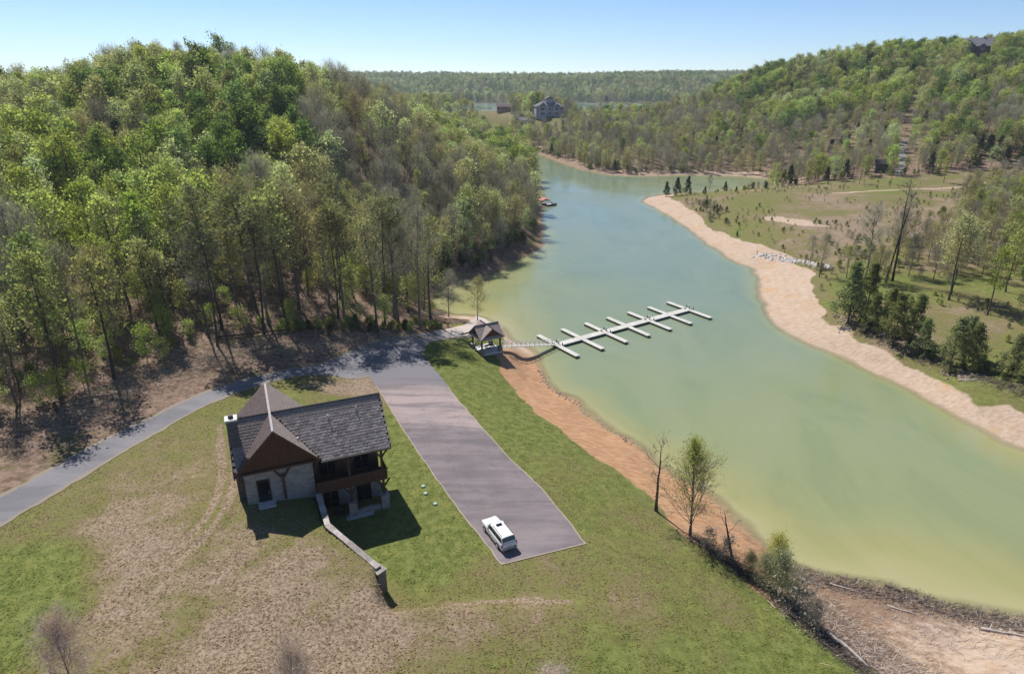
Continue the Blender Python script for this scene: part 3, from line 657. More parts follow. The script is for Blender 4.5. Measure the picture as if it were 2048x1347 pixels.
MB().beam((W_ + 0.9, -1.36, ZEM - 0.12), (L_, -1.36, ZEM - 0.12), 0.06, 0.24).build('eave_board', 'timber', house)
MB().beam((L_ + 0.04, -1.31, ZEM - 0.12), (L_ + 0.04, VR, ZR - 0.12), 0.06, 0.24).build('rake_board', 'timber', house)
# shingles on the front slopes: single pieces where they show largest, the rest joined
def sh_piece(w, h):
    return MB().box(-w / 2 + 0.012, w / 2 - 0.012, 0.0, h + 0.06, 0.0, 0.045)
sh_mesh = sh_piece(0.5, 0.37).mesh('shingle', 'shingle')
pitch_m = math.atan(SM); slope_len = math.hypot(VR + 1.31, ZR - ZEM)
def main_above(u, v): return ZEM + (min(v, 2 * VR - v) + 1.31) * SM > ZR - abs(u - CU) * SC + 0.02
rows_n = 19; ch = slope_len / rows_n; left_mb = MB(); nsh = 0
rs = random.Random(5)
for r in range(rows_n):
    d = r * ch; v = -1.31 + d * math.cos(pitch_m); z = ZEM + d * math.sin(pitch_m)
    u = -0.95 + 0.25 * (r % 2) + rs.uniform(0, 0.15)
    while u < L_ - 0.2:
        w = 0.5
        if main_above(u, v + 0.1):
            tilt = rs.uniform(0.005, 0.05)
            if u > CU and nsh < 300:
                o = bpy.data.objects.new('shingle', sh_mesh); COL.objects.link(o); o.parent = roof
                o.location = (u + w / 2, v, z + 0.012 + rs.uniform(0, 0.02)); o.rotation_euler = (pitch_m - tilt - 0.03, 0, rs.uniform(-0.012, 0.012)); nsh += 1
            else:
                R_ = Matrix.Translation((u + w / 2, v, z + 0.015)) @ Matrix.Rotation(pitch_m - tilt - 0.03, 4, 'X')
                mb = sh_piece(w, 0.37); i = len(left_mb.v)
                left_mb.v += [tuple(R_ @ Vector(p)) for p in mb.v]; left_mb.f += [tuple(k + i for k in f) for f in mb.f]
        u += w
tag(left_mb.build('shingle_courses', 'shingle', roof), kind='stuff')
for sgn in (-1, 1):
    mb2 = MB(); pg = math.atan(SC); sl = math.hypot(CU + 0.87, ZR - ZE); n = 17
    for r in range(n):
        d = r * sl / n; v = -1.02
        while v < 12.0:
            if not (main_above(CU + sgn * (CU + 0.87 - d * math.cos(pg)), v) ):
                R_ = (Matrix.Translation((CU + sgn * (CU + 0.87 - d * math.cos(pg)), v + 0.4, ZE + d * math.sin(pg) + 0.016)) @ Matrix.Rotation(math.pi / 2 * sgn, 4, 'Z') @ Matrix.Rotation(pg - rs.uniform(0.03, 0.07), 4, 'X'))
                mb = sh_piece(0.8, sl / n); i = len(mb2.v)
                mb2.v += [tuple(R_ @ Vector(p)) for p in mb.v]; mb2.f += [tuple(k + i for k in f) for f in mb.f]
            v += 0.8
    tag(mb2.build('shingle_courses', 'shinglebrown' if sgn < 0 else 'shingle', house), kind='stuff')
MB().beam((W_ + 0.9, -1.42, ZEM - 0.06), (L_ + 0.02, -1.42, ZEM - 0.06), 0.13, 0.11).build('gutter', 'darkmetal', house)
for (u_, v_) in ((10.2, 2.3), (13.6, 2.6)):
    MB().tube([(u_, v_, mz(v_) - 0.1), (u_, v_, mz(v_) + 0.45)], [0.07, 0.07], 8).build('roof_vent', 'metal', house)
MB().tube([(6.4, 0.6, ZR - (6.4 - CU) * SC - 0.1), (6.4, 0.6, ZR - (6.4 - CU) * SC + 0.4)], [0.09, 0.09], 8).build('roof_vent', 'metal', house)
# chimney at the gable end
CHU, CHV = -0.30, 1.75
MB().box(CHU - 0.55, CHU + 0.55, CHV - 0.55, CHV + 0.55, -0.3, 10.55).build('chimney', 'shadedchimney', house)
MB().box(CHU - 0.66, CHU + 0.66, CHV - 0.66, CHV + 0.66, 10.553, 10.75).build('chimney_cap', 'white', house)
MB().tube([(CHU, CHV, 10.75), (CHU, CHV, 11.1)], [0.3, 0.26], 10).build('flue', 'darkmetal', house)
# gable front: timber post with braces, corner brackets, door and step
MB().box(4.05, 4.3, -0.32, -0.1, 0.0, 3.4).build('timber_post', 'timber', house)
for s in (-1, 1):
    MB().beam((4.175 + s * 0.1, -0.21, 2.9), (4.175 + s * 0.95, -0.21, 4.25), 0.16, 0.18).build('timber_brace', 'timber', house)
MB().beam((-0.5, -0.25, 4.3), (W_ + 0.5, -0.25, 4.3), 0.22, 0.26).build('tie_beam', 'timber', house)
for (u, s) in ((-0.08, 1), (W_ + 0.08, -1)):
    MB().beam((u, -0.12, 2.6), (u - s * 0.55, -0.5, 4.5), 0.18, 0.2).build('corner_bracket', 'timber', house)
door = MB().box(1.35, 2.55, -0.06, 0.05, 0.12, 2.95).build('door', 'glass', house)
MB().box(1.22, 1.35, -0.1, 0.06, 0.1, 3.1).build('frame', 'timber', door)
MB().box(2.55, 2.68, -0.1, 0.06, 0.1, 3.1).build('frame', 'timber', door)
MB().box(1.352, 2.548, -0.09, 0.06, 2.953, 3.1).build('frame', 'timber', door)
MB().box(2.40, 2.46, -0.13, -0.06, 1.1, 1.35).build('handle', 'metal', door)
MB().box(1.1, 3.0, -1.35, -0.01, -0.05, 0.14).build('door_step', 'slab', house, bevel=0.02)
# covered balcony and patio under it
MB().box(W_ + 0.005, 16.1, -1.05, 1.69, 0.1, 0.35).build('balcony_deck', 'timber', house)
for k in range(6):
    zz = 0.36 + k * 0.21
    MB().box(W_ + 0.1, 16.1, -1.12 - 0.02 * (k % 2), -1.04, zz, zz + 0.195).build('balcony_board', 'brownwood', house)
for k in range(6):
    zz = 0.36 + k * 0.21
    MB().box(16.02, 16.1 + 0.02 * (k % 2), -1.03, 1.6, zz, zz + 0.195).build('balcony_board', 'brownwood', house)
MB().box(W_ + 0.05, 16.2, -1.2, -0.98, 1.63, 1.72).build('balcony_rail', 'timber', house)
for u in (11.6, 15.6):
    MB().box(u - 0.14, u + 0.14, -0.95, -0.67, LOW + 2.0, 4.6).build('timber_post', 'timber', house)
    for s in (-1, 1):
        MB().beam((u + s * 0.1, -0.81, 3.3), (u + s * 0.95, -0.81, 4.45), 0.15, 0.18).build('timber_brace', 'timber', house)
        MB().beam((u + s * 0.1, -0.81, -0.95), (u + s * 0.8, -0.81, 0.05), 0.15, 0.18).build('timber_brace', 'timber', house)
    pier = MB().box(u - 0.5, u + 0.5, -1.35, -0.35, LOW - 0.3, LOW + 1.95).build('stone_pier', 'stone', house)
    MB().box(u - 0.56, u + 0.56, -1.41, -0.29, LOW + 1.953, LOW + 2.06).build('pier_cap', 'capstone', pier)
MB().box(12.11, 15.09, -1.1, -0.7, LOW - 0.3, LOW + 0.75).build('low_wall', 'stone', house)
rail = MB().beam((12.1, -0.9, LOW + 1.55), (15.1, -0.9, LOW + 1.55), 0.08, 0.06).build('patio_rail', 'timber', house)
for k in range(14):
    MB().beam((12.3 + k * 0.2, -0.9, LOW + 0.75), (12.3 + k * 0.2, -0.9, LOW + 1.52), 0.035).build('baluster', 'timber', rail)
MB().box(W_ + 0.01, 16.3, -1.9, 1.69, LOW - 0.3, LOW + 0.1).build('patio_slab', 'slab', house)
for (a, b_) in ((8.5, 10.3), (12.6, 14.4)):
    dd = MB().box(a, b_, 1.62, 1.71, LOW + 0.12, LOW + 2.4).build('patio_door', 'glass', house)
    MB().box((a + b_) / 2 - 0.05, (a + b_) / 2 + 0.05, 1.58, 1.66, LOW + 0.12, LOW + 2.4).build('frame', 'timber', dd)
    wd = MB().box(a, b_, 1.62, 1.71, 0.9, 2.9).build('window', 'glass', house)
    MB().box((a + b_) / 2 - 0.05, (a + b_) / 2 + 0.05, 1.58, 1.66, 0.9, 2.9).build('frame', 'timber', wd)
gr = MB().box(9.6, 10.7, -0.5, 0.1, LOW + 0.1, LOW + 0.95).build('barbecue_grill', 'darkmetal', None, bevel=0.06)
gr.matrix_world = house.matrix_basis.copy()
tag(gr, 'dark grill standing on the shaded patio under the balcony', 'grill')
MB().tube([(9.6, -0.2, LOW + 0.98), (10.7, -0.2, LOW + 0.98)], [0.28, 0.28], 8).build('hood', 'darkmetal', gr)

# ------------------------------------------------------------------ retaining wall with end pillar
rw = thing('retaining_wall', 'stepped stone retaining wall with pale cap stones running from the lodge to a square pillar', 'wall')
WTOP = [9.75, 9.55, 8.75]
wp = [(*WALLPTS[0], WTOP[0]), (*WALLPTS[1], WTOP[1]), (*WALLPTS[2], WTOP[2])]
for i in range(2):
    a = Vector(wp[i]); b_ = Vector(wp[i + 1]); d = (b_ - a); dh = Vector((d.x, d.y, 0)).normalized(); nrm = Vector((-dh.y, dh.x, 0)) * 0.3
    z0 = LOWZ - 0.6
    MB().prism([a - nrm, b_ - nrm, Vector((b_.x, b_.y, z0)) - nrm, Vector((a.x, a.y, z0)) - nrm], nrm * 2).build('stone_wall', 'darkstone', rw)
    n = max(3, int(d.length / 1.15))
    for k in range(n):
        p = a + d * (k / n); q = a + d * ((k + 0.975) / n)
        o = MB().beam(p + Vector((0, 0, 0.075 + rs.uniform(0, 0.025))), q + Vector((0, 0, 0.075)), 0.66 + rs.uniform(-0.05, 0.05), 0.14).build('cap_stone', 'capstone', rw)
px_, py_ = WALLPTS[2]; ang = math.atan2(WALLPTS[2][1] - WALLPTS[1][1], WALLPTS[2][0] - WALLPTS[1][0])
pil = MB().box(-0.52, 0.52, -0.52, 0.52, 0, 3.4).build('pillar', 'darkstone', rw); pil.location = (px_, py_, LOWZ - 0.4); pil.rotation_euler = (0, 0, ang)
MB().box(-0.62, 0.62, -0.62, 0.62, 3.403, 3.55).build('cap_stone', 'capstone', pil)

# ------------------------------------------------------------------ parked car
def cylx(cx, cy, cz, r, w, n=18):
    return MB().tube([(cx - w / 2, cy, cz), (cx + w / 2, cy, cz)], [r, r], n)
CARZ = hz(-1.2, 61.2) + 0.068
car = thing('parked_car', 'white sport utility car parked at the near end of the lot', 'car', (-1.55, 61.9, CARZ), math.radians(28))
def loft(st):
    """stations along y: list of (y, [(halfwidth, z) ...] from sill to roof centre)"""
    mb = MB(); n = len(st[0][1])
    for (yy, prof) in st:
        for (w, z) in prof: mb.v.append((-w, yy, z))
        for (w, z) in prof[::-1]: mb.v.append((w, yy, z))
    k = 2 * n
    for i in range(len(st) - 1):
        for j in range(k):
            a = i * k + j; b_ = i * k + (j + 1) % k; mb.f.append((a, a + k, b_ + k, b_))
    mb.f.append(tuple(range(k))); mb.f.append(tuple(range(len(st) * k - 1, (len(st) - 1) * k - 1, -1)))
    return mb
def lower(yy, w, zb, zt): return (yy, [(w * 0.94, zb), (w, zb + 0.22), (w, zt - 0.14), (w * 0.95, zt - 0.03), (w * 0.80, zt)])
body = loft([lower(2.72, 0.80, 0.45, 0.92), lower(2.60, 0.92, 0.36, 1.06), lower(2.2, 0.99, 0.32, 1.13), lower(1.35, 1.01, 0.30, 1.20), lower(1.2, 1.01, 0.30, 1.22), lower(-1.0, 1.01, 0.30, 1.24), lower(-2.3, 1.0, 0.32, 1.24), lower(-2.62, 0.97, 0.36, 1.22), lower(-2.74, 0.90, 0.46, 1.1)]).build('body', 'paint', car, True)
def cab(yy, wb, wt, zt): return (yy, [(wb, 1.15), (wb * 0.985, 1.3), (wt + 0.05, zt - 0.10), (wt, zt - 0.02), (wt * 0.6, zt + 0.03)])
cabin_ = loft([cab(1.28, 0.93, 0.90, 1.20), cab(0.62, 0.92, 0.74, 1.80), cab(0.2, 0.92, 0.76, 1.88), cab(-1.2, 0.92, 0.77, 1.91), cab(-2.35, 0.91, 0.75, 1.88), cab(-2.58, 0.90, 0.80, 1.35)]).build('cabin', 'paint', car, False)
def side_win(y0, y1, s, lean0=0.0, lean1=0.0):
    xa, za, xb, zb = 0.925, 1.29, 0.835, 1.74
    return MB().prism([(s * xa, y0, za), (s * xa, y1, za), (s * xb, y1 + lean1, zb), (s * xb, y0 + lean0, zb)], (s * 0.02, 0, 0.004))
for s in (-1, 1):
    for (y0, y1, l0, l1) in ((1.02, -0.02, -0.38, 0), (-0.10, -1.02, 0, 0), (-1.14, -2.36, 0, 0.1)):
        side_win(y0, y1, s, l0, l1).build('side_window', 'glass', car)
    MB().box(s * 1.03 - 0.09, s * 1.03 + 0.09, 0.78, 0.98, 1.18, 1.36).build('wing_mirror', 'paint', car, bevel=0.03)
    MB().box(s * 1.0 - 0.02, s * 1.0 + 0.02, -1.6, 1.3, 0.42, 0.58).build('side_trim', 'paintgrey', car)
    MB().beam((s * 0.70, 0.1, 1.95), (s * 0.70, -2.2, 1.96), 0.05).build('roof_rail', 'darkmetal', car)
    MB().box(s * 0.92 - 0.07, s * 0.92 + 0.07, -2.73, -2.60, 0.80, 1.22).build('tail_lamp', 'red', car)
    MB().box(s * 0.72 - 0.18, s * 0.72 + 0.18, 2.60, 2.735, 0.78, 0.98).build('headlamp', 'metal', car)
    for yy in (1.72, -1.62):
        w = cylx(s * 0.93, yy, 0.39, 0.39, 0.26).build('wheel', 'tyre', car)
        cylx(s * 1.0, yy, 0.39, 0.24, 0.16, 12).build('rim', 'metal', w)
MB().prism([(-0.84, 1.20, 1.30), (0.84, 1.20, 1.30), (0.70, 0.70, 1.755), (-0.70, 0.70, 1.755)], (0, 0.03, 0.02)).build('windscreen', 'glass', car)
MB().prism([(-0.80, -2.585, 1.38), (0.80, -2.585, 1.38), (0.72, -2.40, 1.80), (-0.72, -2.40, 1.80)], (0, -0.035, 0.01)).build('rear_window', 'glass', car)
MB().box(-0.36, 0.36, -0.35, 0.12, 1.915, 1.945).build('sunroof', 'glass', car)
MB().box(-0.92, 0.92, -2.86, -2.70, 0.45, 0.68).build('rear_bumper', 'paintgrey', car, bevel=0.03)
MB().box(-0.90, 0.90, 2.66, 2.82, 0.42, 0.62).build('front_bumper', 'paintgrey', car, bevel=0.03)
MB().box(-0.26, 0.26, -2.775, -2.745, 0.80, 0.93).build('number_plate', 'white', car)

# utility lids on the lawn
for (x, y, lb) in ((-11.7, 72.1, 'pale green round utility lid in the lawn, one farthest from the white car'), (-11.2, 70.5, 'pale green round utility lid in the lawn, middle one of three'), (-9.7, 68.3, 'pale green round utility lid in the lawn, one closest to the white car')):
    o = MB().tube([(0, 0, -0.2), (0, 0, 0.16), (0, 0, 0.2)], [0.27, 0.27, 0.22], 16).build('utility_lid', 'lid'); o.location = (x, y, hz(x, y)); tag(o, lb, 'lid', 'utility lids in the lawn')

# ------------------------------------------------------------------ pavilion, gangway, dock
PX, PY = -5.2, 121.8; PZ = 4.15; PR = 0.52
pav = thing('pavilion', 'open timber shelter with cross gable roof on stone piers at the head of the gangway', 'pavilion', (PX, PY, PZ), PR)
MB().box(-2.5, 2.5, -2.5, 2.5, -2.6, 0.0).build('stone_base', 'darkstone', pav)
MB().box(-2.6, 2.6, -2.6, 2.6, 0.003, 0.15).build('floor_slab', 'white', pav)
for sx in (-1, 1):
    for sy in (-1, 1):
        pr = MB().box(sx * 2.05 - 0.38, sx * 2.05 + 0.38, sy * 2.05 - 0.38, sy * 2.05 + 0.38, 0.153, 1.05).build('stone_pier', 'darkstone', pav)
        MB().box(sx * 2.05 - 0.43, sx * 2.05 + 0.43, sy * 2.05 - 0.43, sy * 2.05 + 0.43, 1.053, 1.13).build('pier_cap', 'capstone', pr)
        MB().box(sx * 2.05 - 0.14, sx * 2.05 + 0.14, sy * 2.05 - 0.14, sy * 2.05 + 0.14, 1.133, 3.3).build('timber_post', 'timber', pav)
for s in (-1, 1):
    MB().beam((-2.3, s * 2.05, 3.42), (2.3, s * 2.05, 3.42), 0.22, 0.24).build('beam', 'timber', pav)
    MB().beam((s * 2.05, -2.3, 3.43), (s * 2.05, 2.3, 3.43), 0.2, 0.22).build('beam', 'timber', pav)
def gable2(rot, k):
    e = 2.75; zr = 5.55; ze = 3.35
    for s in (-1, 1):
        mb = MB().prism([(0.0, -e, zr), (s * e, -e, ze), (s * e, -e, ze - 0.14), (0.0, -e, zr - 0.18)], (0, 2 * e, 0))
        o = mb.build('roof', 'shingle', pav); o.rotation_euler = (0, 0, rot); o.location = (0, 0, k)
    o = MB().beam((0, -e - 0.02, zr + 0.04 + k), (0, e + 0.02, zr + 0.04 + k), 0.2, 0.1).build('ridge_cap', 'roofdark', pav); o.rotation_euler = (0, 0, rot)
    for s in (-1, 1):
        o = MB().prism([(-2.1, s * 2.2, 3.55), (2.1, s * 2.2, 3.55), (0, s * 2.2, 5.3)], (0, s * 0.08, 0)).build('gable_panel', 'brownwood', pav); o.rotation_euler = (0, 0, rot)
gable2(0, 0); gable2(math.pi / 2, 0.03)
bt = thing('picnic_table', 'small dark table with benches standing inside the timber shelter', 'table', (PX + 0.5, PY + 0.4, PZ + 0.15), PR)
MB().box(-0.8, 0.8, -0.38, 0.38, 0.70, 0.76).build('table_top', 'timber', bt)
for s in (-1, 1):
    MB().box(-0.8, 0.8, s * 0.72 - 0.14, s * 0.72 + 0.14, 0.42, 0.47).build('bench_seat', 'timber', bt)
    MB().beam((s * 0.55, -0.72, 0.42), (s * 0.55, 0.72, 0.42), 0.07).build('cross_bar', 'timber', bt)
    for q in (-1, 1): MB().beam((s * 0.55, q * 0.6, 0.0), (s * 0.55, q * 0.15, 0.7), 0.07).build('leg', 'timber', bt)

# gangway from the shelter down to the floating dock
G0 = Vector((PX + 2.7, PY + 1.6, PZ + 0.02)); G1 = Vector((9.3, 133.0, 0.62))
gw = thing('gangway', 'long white metal gangway with truss railings sloping from the shelter to the dock', 'gangway', G0)
dG = G1 - G0; nG = Vector((-dG.y, dG.x, 0)).normalized() * 0.62
MB().beam((0, 0, 0), dG, 1.2, 0.12).build('deck', 'dock', gw)
for s in (-1, 1):
    rl = MB().beam(nG * s + Vector((0, 0, 1.05)), dG + nG * s + Vector((0, 0, 1.05)), 0.09).build('railing', 'white', gw)
    N = 12
    for k in range(N + 1):
        p = dG * (k / N) + nG * s; MB().beam(p, p + Vector((0, 0, 1.05)), 0.07).build('post', 'white', rl)
        if k < N:
            q = dG * ((k + 1) / N) + nG * s
            MB().beam(p + Vector((0, 0, 0.05)), q + Vector((0, 0, 1.0)), 0.05).build('diagonal', 'white', rl)

S0 = Vector((9.9, 133.2)); S1 = Vector((44.9, 156.7)); dS = (S1 - S0); uS = dS.normalized(); nS = Vector((uS.y, -uS.x))
dk = thing('floating_dock', 'long pale floating dock with seven pairs of boat slip fingers', 'dock', (S0.x, S0.y, 0), math.atan2(uS.y, uS.x))
LS = dS.length; NF = 7
def dock_piece(mb_top, mb_f, name):
    o = mb_top.build(name, 'dock', dk, bevel=0.03); mb_f.build('float', 'float', o); return o
for i in range(NF - 1):
    a = LS * i / (NF - 1) + 0.66; b_ = LS * (i + 1) / (NF - 1) - 0.66
    dock_piece(MB().box(a, b_, -0.95, 0.95, 0.34, 0.58), MB().box(a + 0.1, b_ - 0.1, -0.85, 0.85, -0.25, 0.337), 'walkway')
for i in range(NF):
    a = LS * i / (NF - 1); q = 0.55
    top = 7.3
    dock_piece(MB().box(a - 0.62, a + 0.62, -top - 0.2, -0.98, 0.34, 0.57), MB().box(a - 0.5, a + 0.5, -top, -1.1, -0.25, 0.337), 'finger')
    dock_piece(MB().box(a - 0.62, a + 0.62, 0.98, top - 0.3, 0.34, 0.57), MB().box(a - 0.5, a + 0.5, 1.1, top - 0.5, -0.25, 0.337), 'finger')
    dock_piece(MB().box(a - 0.64, a + 0.64, -0.97, 0.97, 0.345, 0.59), MB().box(a - 0.55, a + 0.55, -0.9, 0.9, -0.25, 0.342), 'cross_pontoon')
    for s in (-1, 1):
        MB().tube([(a + 0.8, s * 1.1, -1.0), (a + 0.8, s * 1.1, 1.15 if i % 2 == 0 else 0.75)], [0.11, 0.11], 8).build('mooring_pile', 'metal' if i % 2 else 'darkmetal', dk)
    if i % 2 == 0:
        MB().box(a + 0.35, a + 0.6, -0.2, 0.2, 0.59, 1.5).build('power_pedestal', 'white', dk)
        MB().box(a - 0.6, a - 0.3, 0.35, 0.8, 0.59, 1.0).build('dock_box', 'white', dk)


# ------------------------------------------------------------------ trees
def tubes_np(br):
    """branches: list of (points (k,3), radii (k,), sides) -> V, F"""
    Vs = []; Fs = []; off = 0
    for (P, R, n) in br:
        P = np.asarray(P, float); k = len(P)
        D = np.gradient(P, axis=0); D /= np.linalg.norm(D, axis=1, keepdims=True) + 1e-9
        ref = np.where(np.abs(D[:, 2:3]) > 0.9, np.array([[1.0, 0.1, 0]]), np.array([[0, 0.1, 1.0]]))
        U = np.cross(D, ref); U /= np.linalg.norm(U, axis=1, keepdims=True) + 1e-9; Wv = np.cross(D, U)
        a = np.arange(n) * 2 * math.pi / n
        V = P[:, None] + (U[:, None] * np.cos(a)[None, :, None] + Wv[:, None] * np.sin(a)[None, :, None]) * np.asarray(R)[:, None, None]
        I = np.arange(k * n).reshape(k, n) + off
        F = np.stack([I[:-1], np.roll(I[:-1], -1, 1), np.roll(I[1:], -1, 1), I[1:]], -1).reshape(-1, 4)
        Vs.append(V.reshape(-1, 3)); Fs.append(F); off += k * n
    return np.concatenate(Vs), np.concatenate(Fs)

def unit(v): return v / (np.linalg.norm(v) + 1e-9)
def leaf_quads(C, size, g, flat=0.0, aspect=0.62):
    n = len(C); A = g.normal(size=(n, 3)); A[:, 2] *= (1 - flat); A /= np.linalg.norm(A, axis=1, keepdims=True)
    B = g.normal(size=(n, 3)); B[:, 2] *= (1 - flat); B -= A * (A * B).sum(1, keepdims=True); B /= np.linalg.norm(B, axis=1, keepdims=True)
    s = size * g.uniform(0.6, 1.3, (n, 1)); A *= s; B *= s * aspect
    V = np.stack([C + A, C + B, C - A, C - B], 1).reshape(-1, 3); F = np.arange(4 * n).reshape(-1, 4); return V, F
def sliver_quads(P, Q, w, g):
    n = len(P); D = Q - P; S = np.cross(D, g.normal(size=(n, 3))); S /= np.linalg.norm(S, axis=1, keepdims=True) + 1e-9; S = S * w
    V = np.stack([P - S, P + S, Q + S * 0.3, Q - S * 0.3], 1).reshape(-1, 3); return V, np.arange(4 * n).reshape(-1, 4)

def grow(seed, H=20.0, bole=0.4, R=4.0, nl=18, nsec=5, ntw=4, up=(0.25, 1.1), prof='round', leafn=2600, ls=0.3, spread=0.55, slivers=0, sw=0.02, lean=0.03, r0=0.011, fork=0, droop=0.0, flat=0.0):
    g = np.random.default_rng(seed); br = []; tips = []; sp = []; sq = []
    k = 9; zz = np.linspace(0, H * 0.96, k); ph = g.uniform(0, 6.28); wob = g.normal(0, 0.012 * H, (k, 2)).cumsum(0) * 0.35; wob[0] = 0
    T_ = np.stack([wob[:, 0] + lean * zz * math.cos(ph), wob[:, 1] + lean * zz * math.sin(ph), zz], -1)
    rad = H * r0 * (1 - zz / (H * 1.02)) ** 0.8 + 0.02; rad[0] *= 1.35; br.append((T_, rad, 7))
    at = lambda t: np.array([np.interp(t * H * 0.96, zz, T_[:, j]) for j in range(3)])
    az = g.uniform(0, 6.28)
    for i in range(nl):
        s = (i + g.uniform(0, 0.9)) / nl; t = bole + (1 - bole) * s * 0.97
        if prof == 'round': w = max(0.22, math.sin(math.pi * (0.12 + 0.80 * s)) ** 0.7)
        elif prof == 'cone': w = 1.05 - 0.92 * s
        elif prof == 'top': w = 0.35 + 0.65 * math.sin(math.pi * (0.25 + 0.62 * s))
        else: w = 0.9 - 0.5 * abs(s - 0.35)
        L = R * w * g.uniform(0.72, 1.15); az += 2.4 + g.normal(0, 0.35)
        el = up[0] + (up[1] - up[0]) * s + g.normal(0, 0.12)
        d = np.array([math.cos(az) * math.cos(el), math.sin(az) * math.cos(el), math.sin(el)]); p0 = at(t)
        m = 5; pts = [p0]; dd = d.copy()
        for j in range(1, m):
            dd = unit(dd + np.array([0, 0, 0.16 - droop]) + g.normal(0, 0.13, 3)); pts.append(pts[-1] + dd * L / (m - 1))
        pts = np.array(pts); lr_ = max(0.03, H * r0 * 0.42 * (1 - t) ** 0.6) * np.linspace(1, 0.25, m); br.append((pts, lr_, 4))
        tips.append(pts[-1])
        for j in range(nsec):
            u = g.uniform(0.3, 1.0); b0 = np.array([np.interp(u * (m - 1), np.arange(m), pts[:, q]) for q in range(3)])
            sd_ = unit(unit(pts[-1] - p0) + g.normal(0, 0.75, 3) + np.array([0, 0, 0.18 - droop])); sl = L * g.uniform(0.22, 0.5) + 0.3
            e = b0 + sd_ * sl; mid = (b0 + e) / 2 + g.normal(0, 0.08 * sl, 3)
            br.append((np.array([b0, mid, e]), np.array([0.035, 0.025, 0.012]) * max(1, H / 20), 3)); tips.append(e); tips.append((mid + e) / 2)
            for q in range(ntw):
                v = g.uniform(0.3, 1); c0 = b0 + (e - b0) * v; c1 = c0 + unit(sd_ + g.normal(0, 0.8, 3)) * sl * g.uniform(0.3, 0.6)
                sp.append(c0); sq.append(c1); tips.append(c1)
    V, F = tubes_np(br)
    tips = np.array(tips); sp = np.array(sp); sq = np.array(sq)
    V2, F2 = sliver_quads(sp, sq, 0.018 * max(1, H / 20), g); F2 = F2 + len(V)
    wood = (np.concatenate([V, V2]), np.concatenate([F, F2]))
    out = []; lrs = []
    if leafn:
        # clumps: some tips are full, some nearly empty
        wt = g.gamma(0.9, 1.0, len(tips)) + 0.05; wt /= wt.sum(); ci = g.choice(len(tips), leafn, p=wt)
        C = tips[ci] + g.normal(0, spread, (leafn, 3)) * np.array([1, 1, 0.7])
        cl = g.uniform(0, 1, len(tips)); lrs.append(np.clip(0.6 * cl[ci] + 0.4 * g.uniform(0, 1, leafn), 0, 1)); out.append(leaf_quads(C, ls, g, flat))
    if slivers:
        ci = g.integers(0, len(tips), slivers); P = tips[ci] + g.normal(0, spread * 0.8, (slivers, 3))
        c = np.array([0, 0, H * (bole + 0.2)]); D = (P - c); D /= np.linalg.norm(D, axis=1, keepdims=True) + 1e-9
        D = D + g.normal(0, 0.55, (slivers, 3)) + np.array([0, 0, 0.35]); D /= np.linalg.norm(D, axis=1, keepdims=True)
        out.append(sliver_quads(P, P + D * g.uniform(0.5, 1.5, (slivers, 1)), sw, g)); lrs.append(g.uniform(0, 1, slivers))
    Vc = []; Fc = []; o = 0
    for (v, f) in out: Vc.append(v); Fc.append(f + o); o += len(v)
    return wood, (np.concatenate(Vc), np.concatenate(Fc), np.concatenate(lrs))

VAR = []      # (species, wood mesh, crown mesh)
SPEC = {}
def variant(species, mat, bark, **kw):
    (wv, wf), (cv, cf, lr) = grow(**kw)
    w = np_mesh(species + '_trunk', wv, wf, bark, smooth_=True); c = np_mesh(species + '_crown', cv, cf, mat, face_attrs=dict(lr=lr))
    SPEC.setdefault(species, []).append(len(VAR)); VAR.append((species, w, c))
for i in range(3): variant('lime', 'lime', 'bark', seed=10 + i, bole=0.34 + 0.06 * i, R=3.4 + 0.4 * i, up=(0.35, 1.25), leafn=1250, ls=0.27, spread=0.62, slivers=250)
for i in range(3): variant('green', 'green', 'bark', seed=20 + i, bole=0.26 + 0.07 * i, R=3.4 + 0.5 * i, up=(0.3, 1.2), leafn=1450, ls=0.29, spread=0.62, slivers=200)
for i in range(3): variant('olive', 'olive', 'bark', seed=30 + i, bole=0.40 + 0.05 * i, R=3.5 + 0.4 * i, up=(0.35, 1.25), leafn=950, ls=0.25, spread=0.6, slivers=500)
for i in range(2): variant('pale', 'pale', 'palebark', seed=40 + i, bole=0.38, R=3.7, up=(0.35, 1.25), leafn=1000, ls=0.24, spread=0.6, slivers=400)
for i in range(3): variant('bare', 'twig', 'palebark', seed=50 + i, bole=0.40 + 0.04 * i, R=4.2, nsec=7, ntw=6, up=(0.45, 1.25), leafn=300, ls=0.16, spread=0.7, slivers=1700, sw=0.022)
for i in range(2): variant('budding', 'bud', 'palebark', seed=55 + i, bole=0.36, R=4.4, nsec=6, ntw=5, up=(0.4, 1.2), leafn=850, ls=0.20, spread=0.65, slivers=900, sw=0.02)
for i in range(3): variant('tallpine', 'pine', 'bark', seed=60 + i, bole=0.66 + 0.04 * i, R=3.3, nl=16, nsec=5, ntw=3, up=(0.0, 0.9), prof='top', leafn=950, ls=0.27, spread=0.42, lean=0.05, r0=0.0085, flat=0.4, slivers=500)
for i in range(3): variant('pine', 'darkpine', 'bark', seed=70 + i, bole=0.16, R=4.6, nl=30, nsec=6, ntw=3, up=(-0.05, 0.9), prof='cone', leafn=3800, ls=0.40, spread=0.45, droop=0.08, flat=0.35)
M['bushpine'] = leaf_mat('needle_bushy', (0.24, 0.255, 0.115), 0.46)
for i in range(3): variant('bushpine', 'bushpine', 'bark', seed=75 + i, bole=0.10, R=5.0 + 0.5 * i, nl=34, nsec=7, ntw=4, up=(0.0, 1.0), prof='cone', leafn=3200, ls=0.36, spread=0.5, flat=0.25)
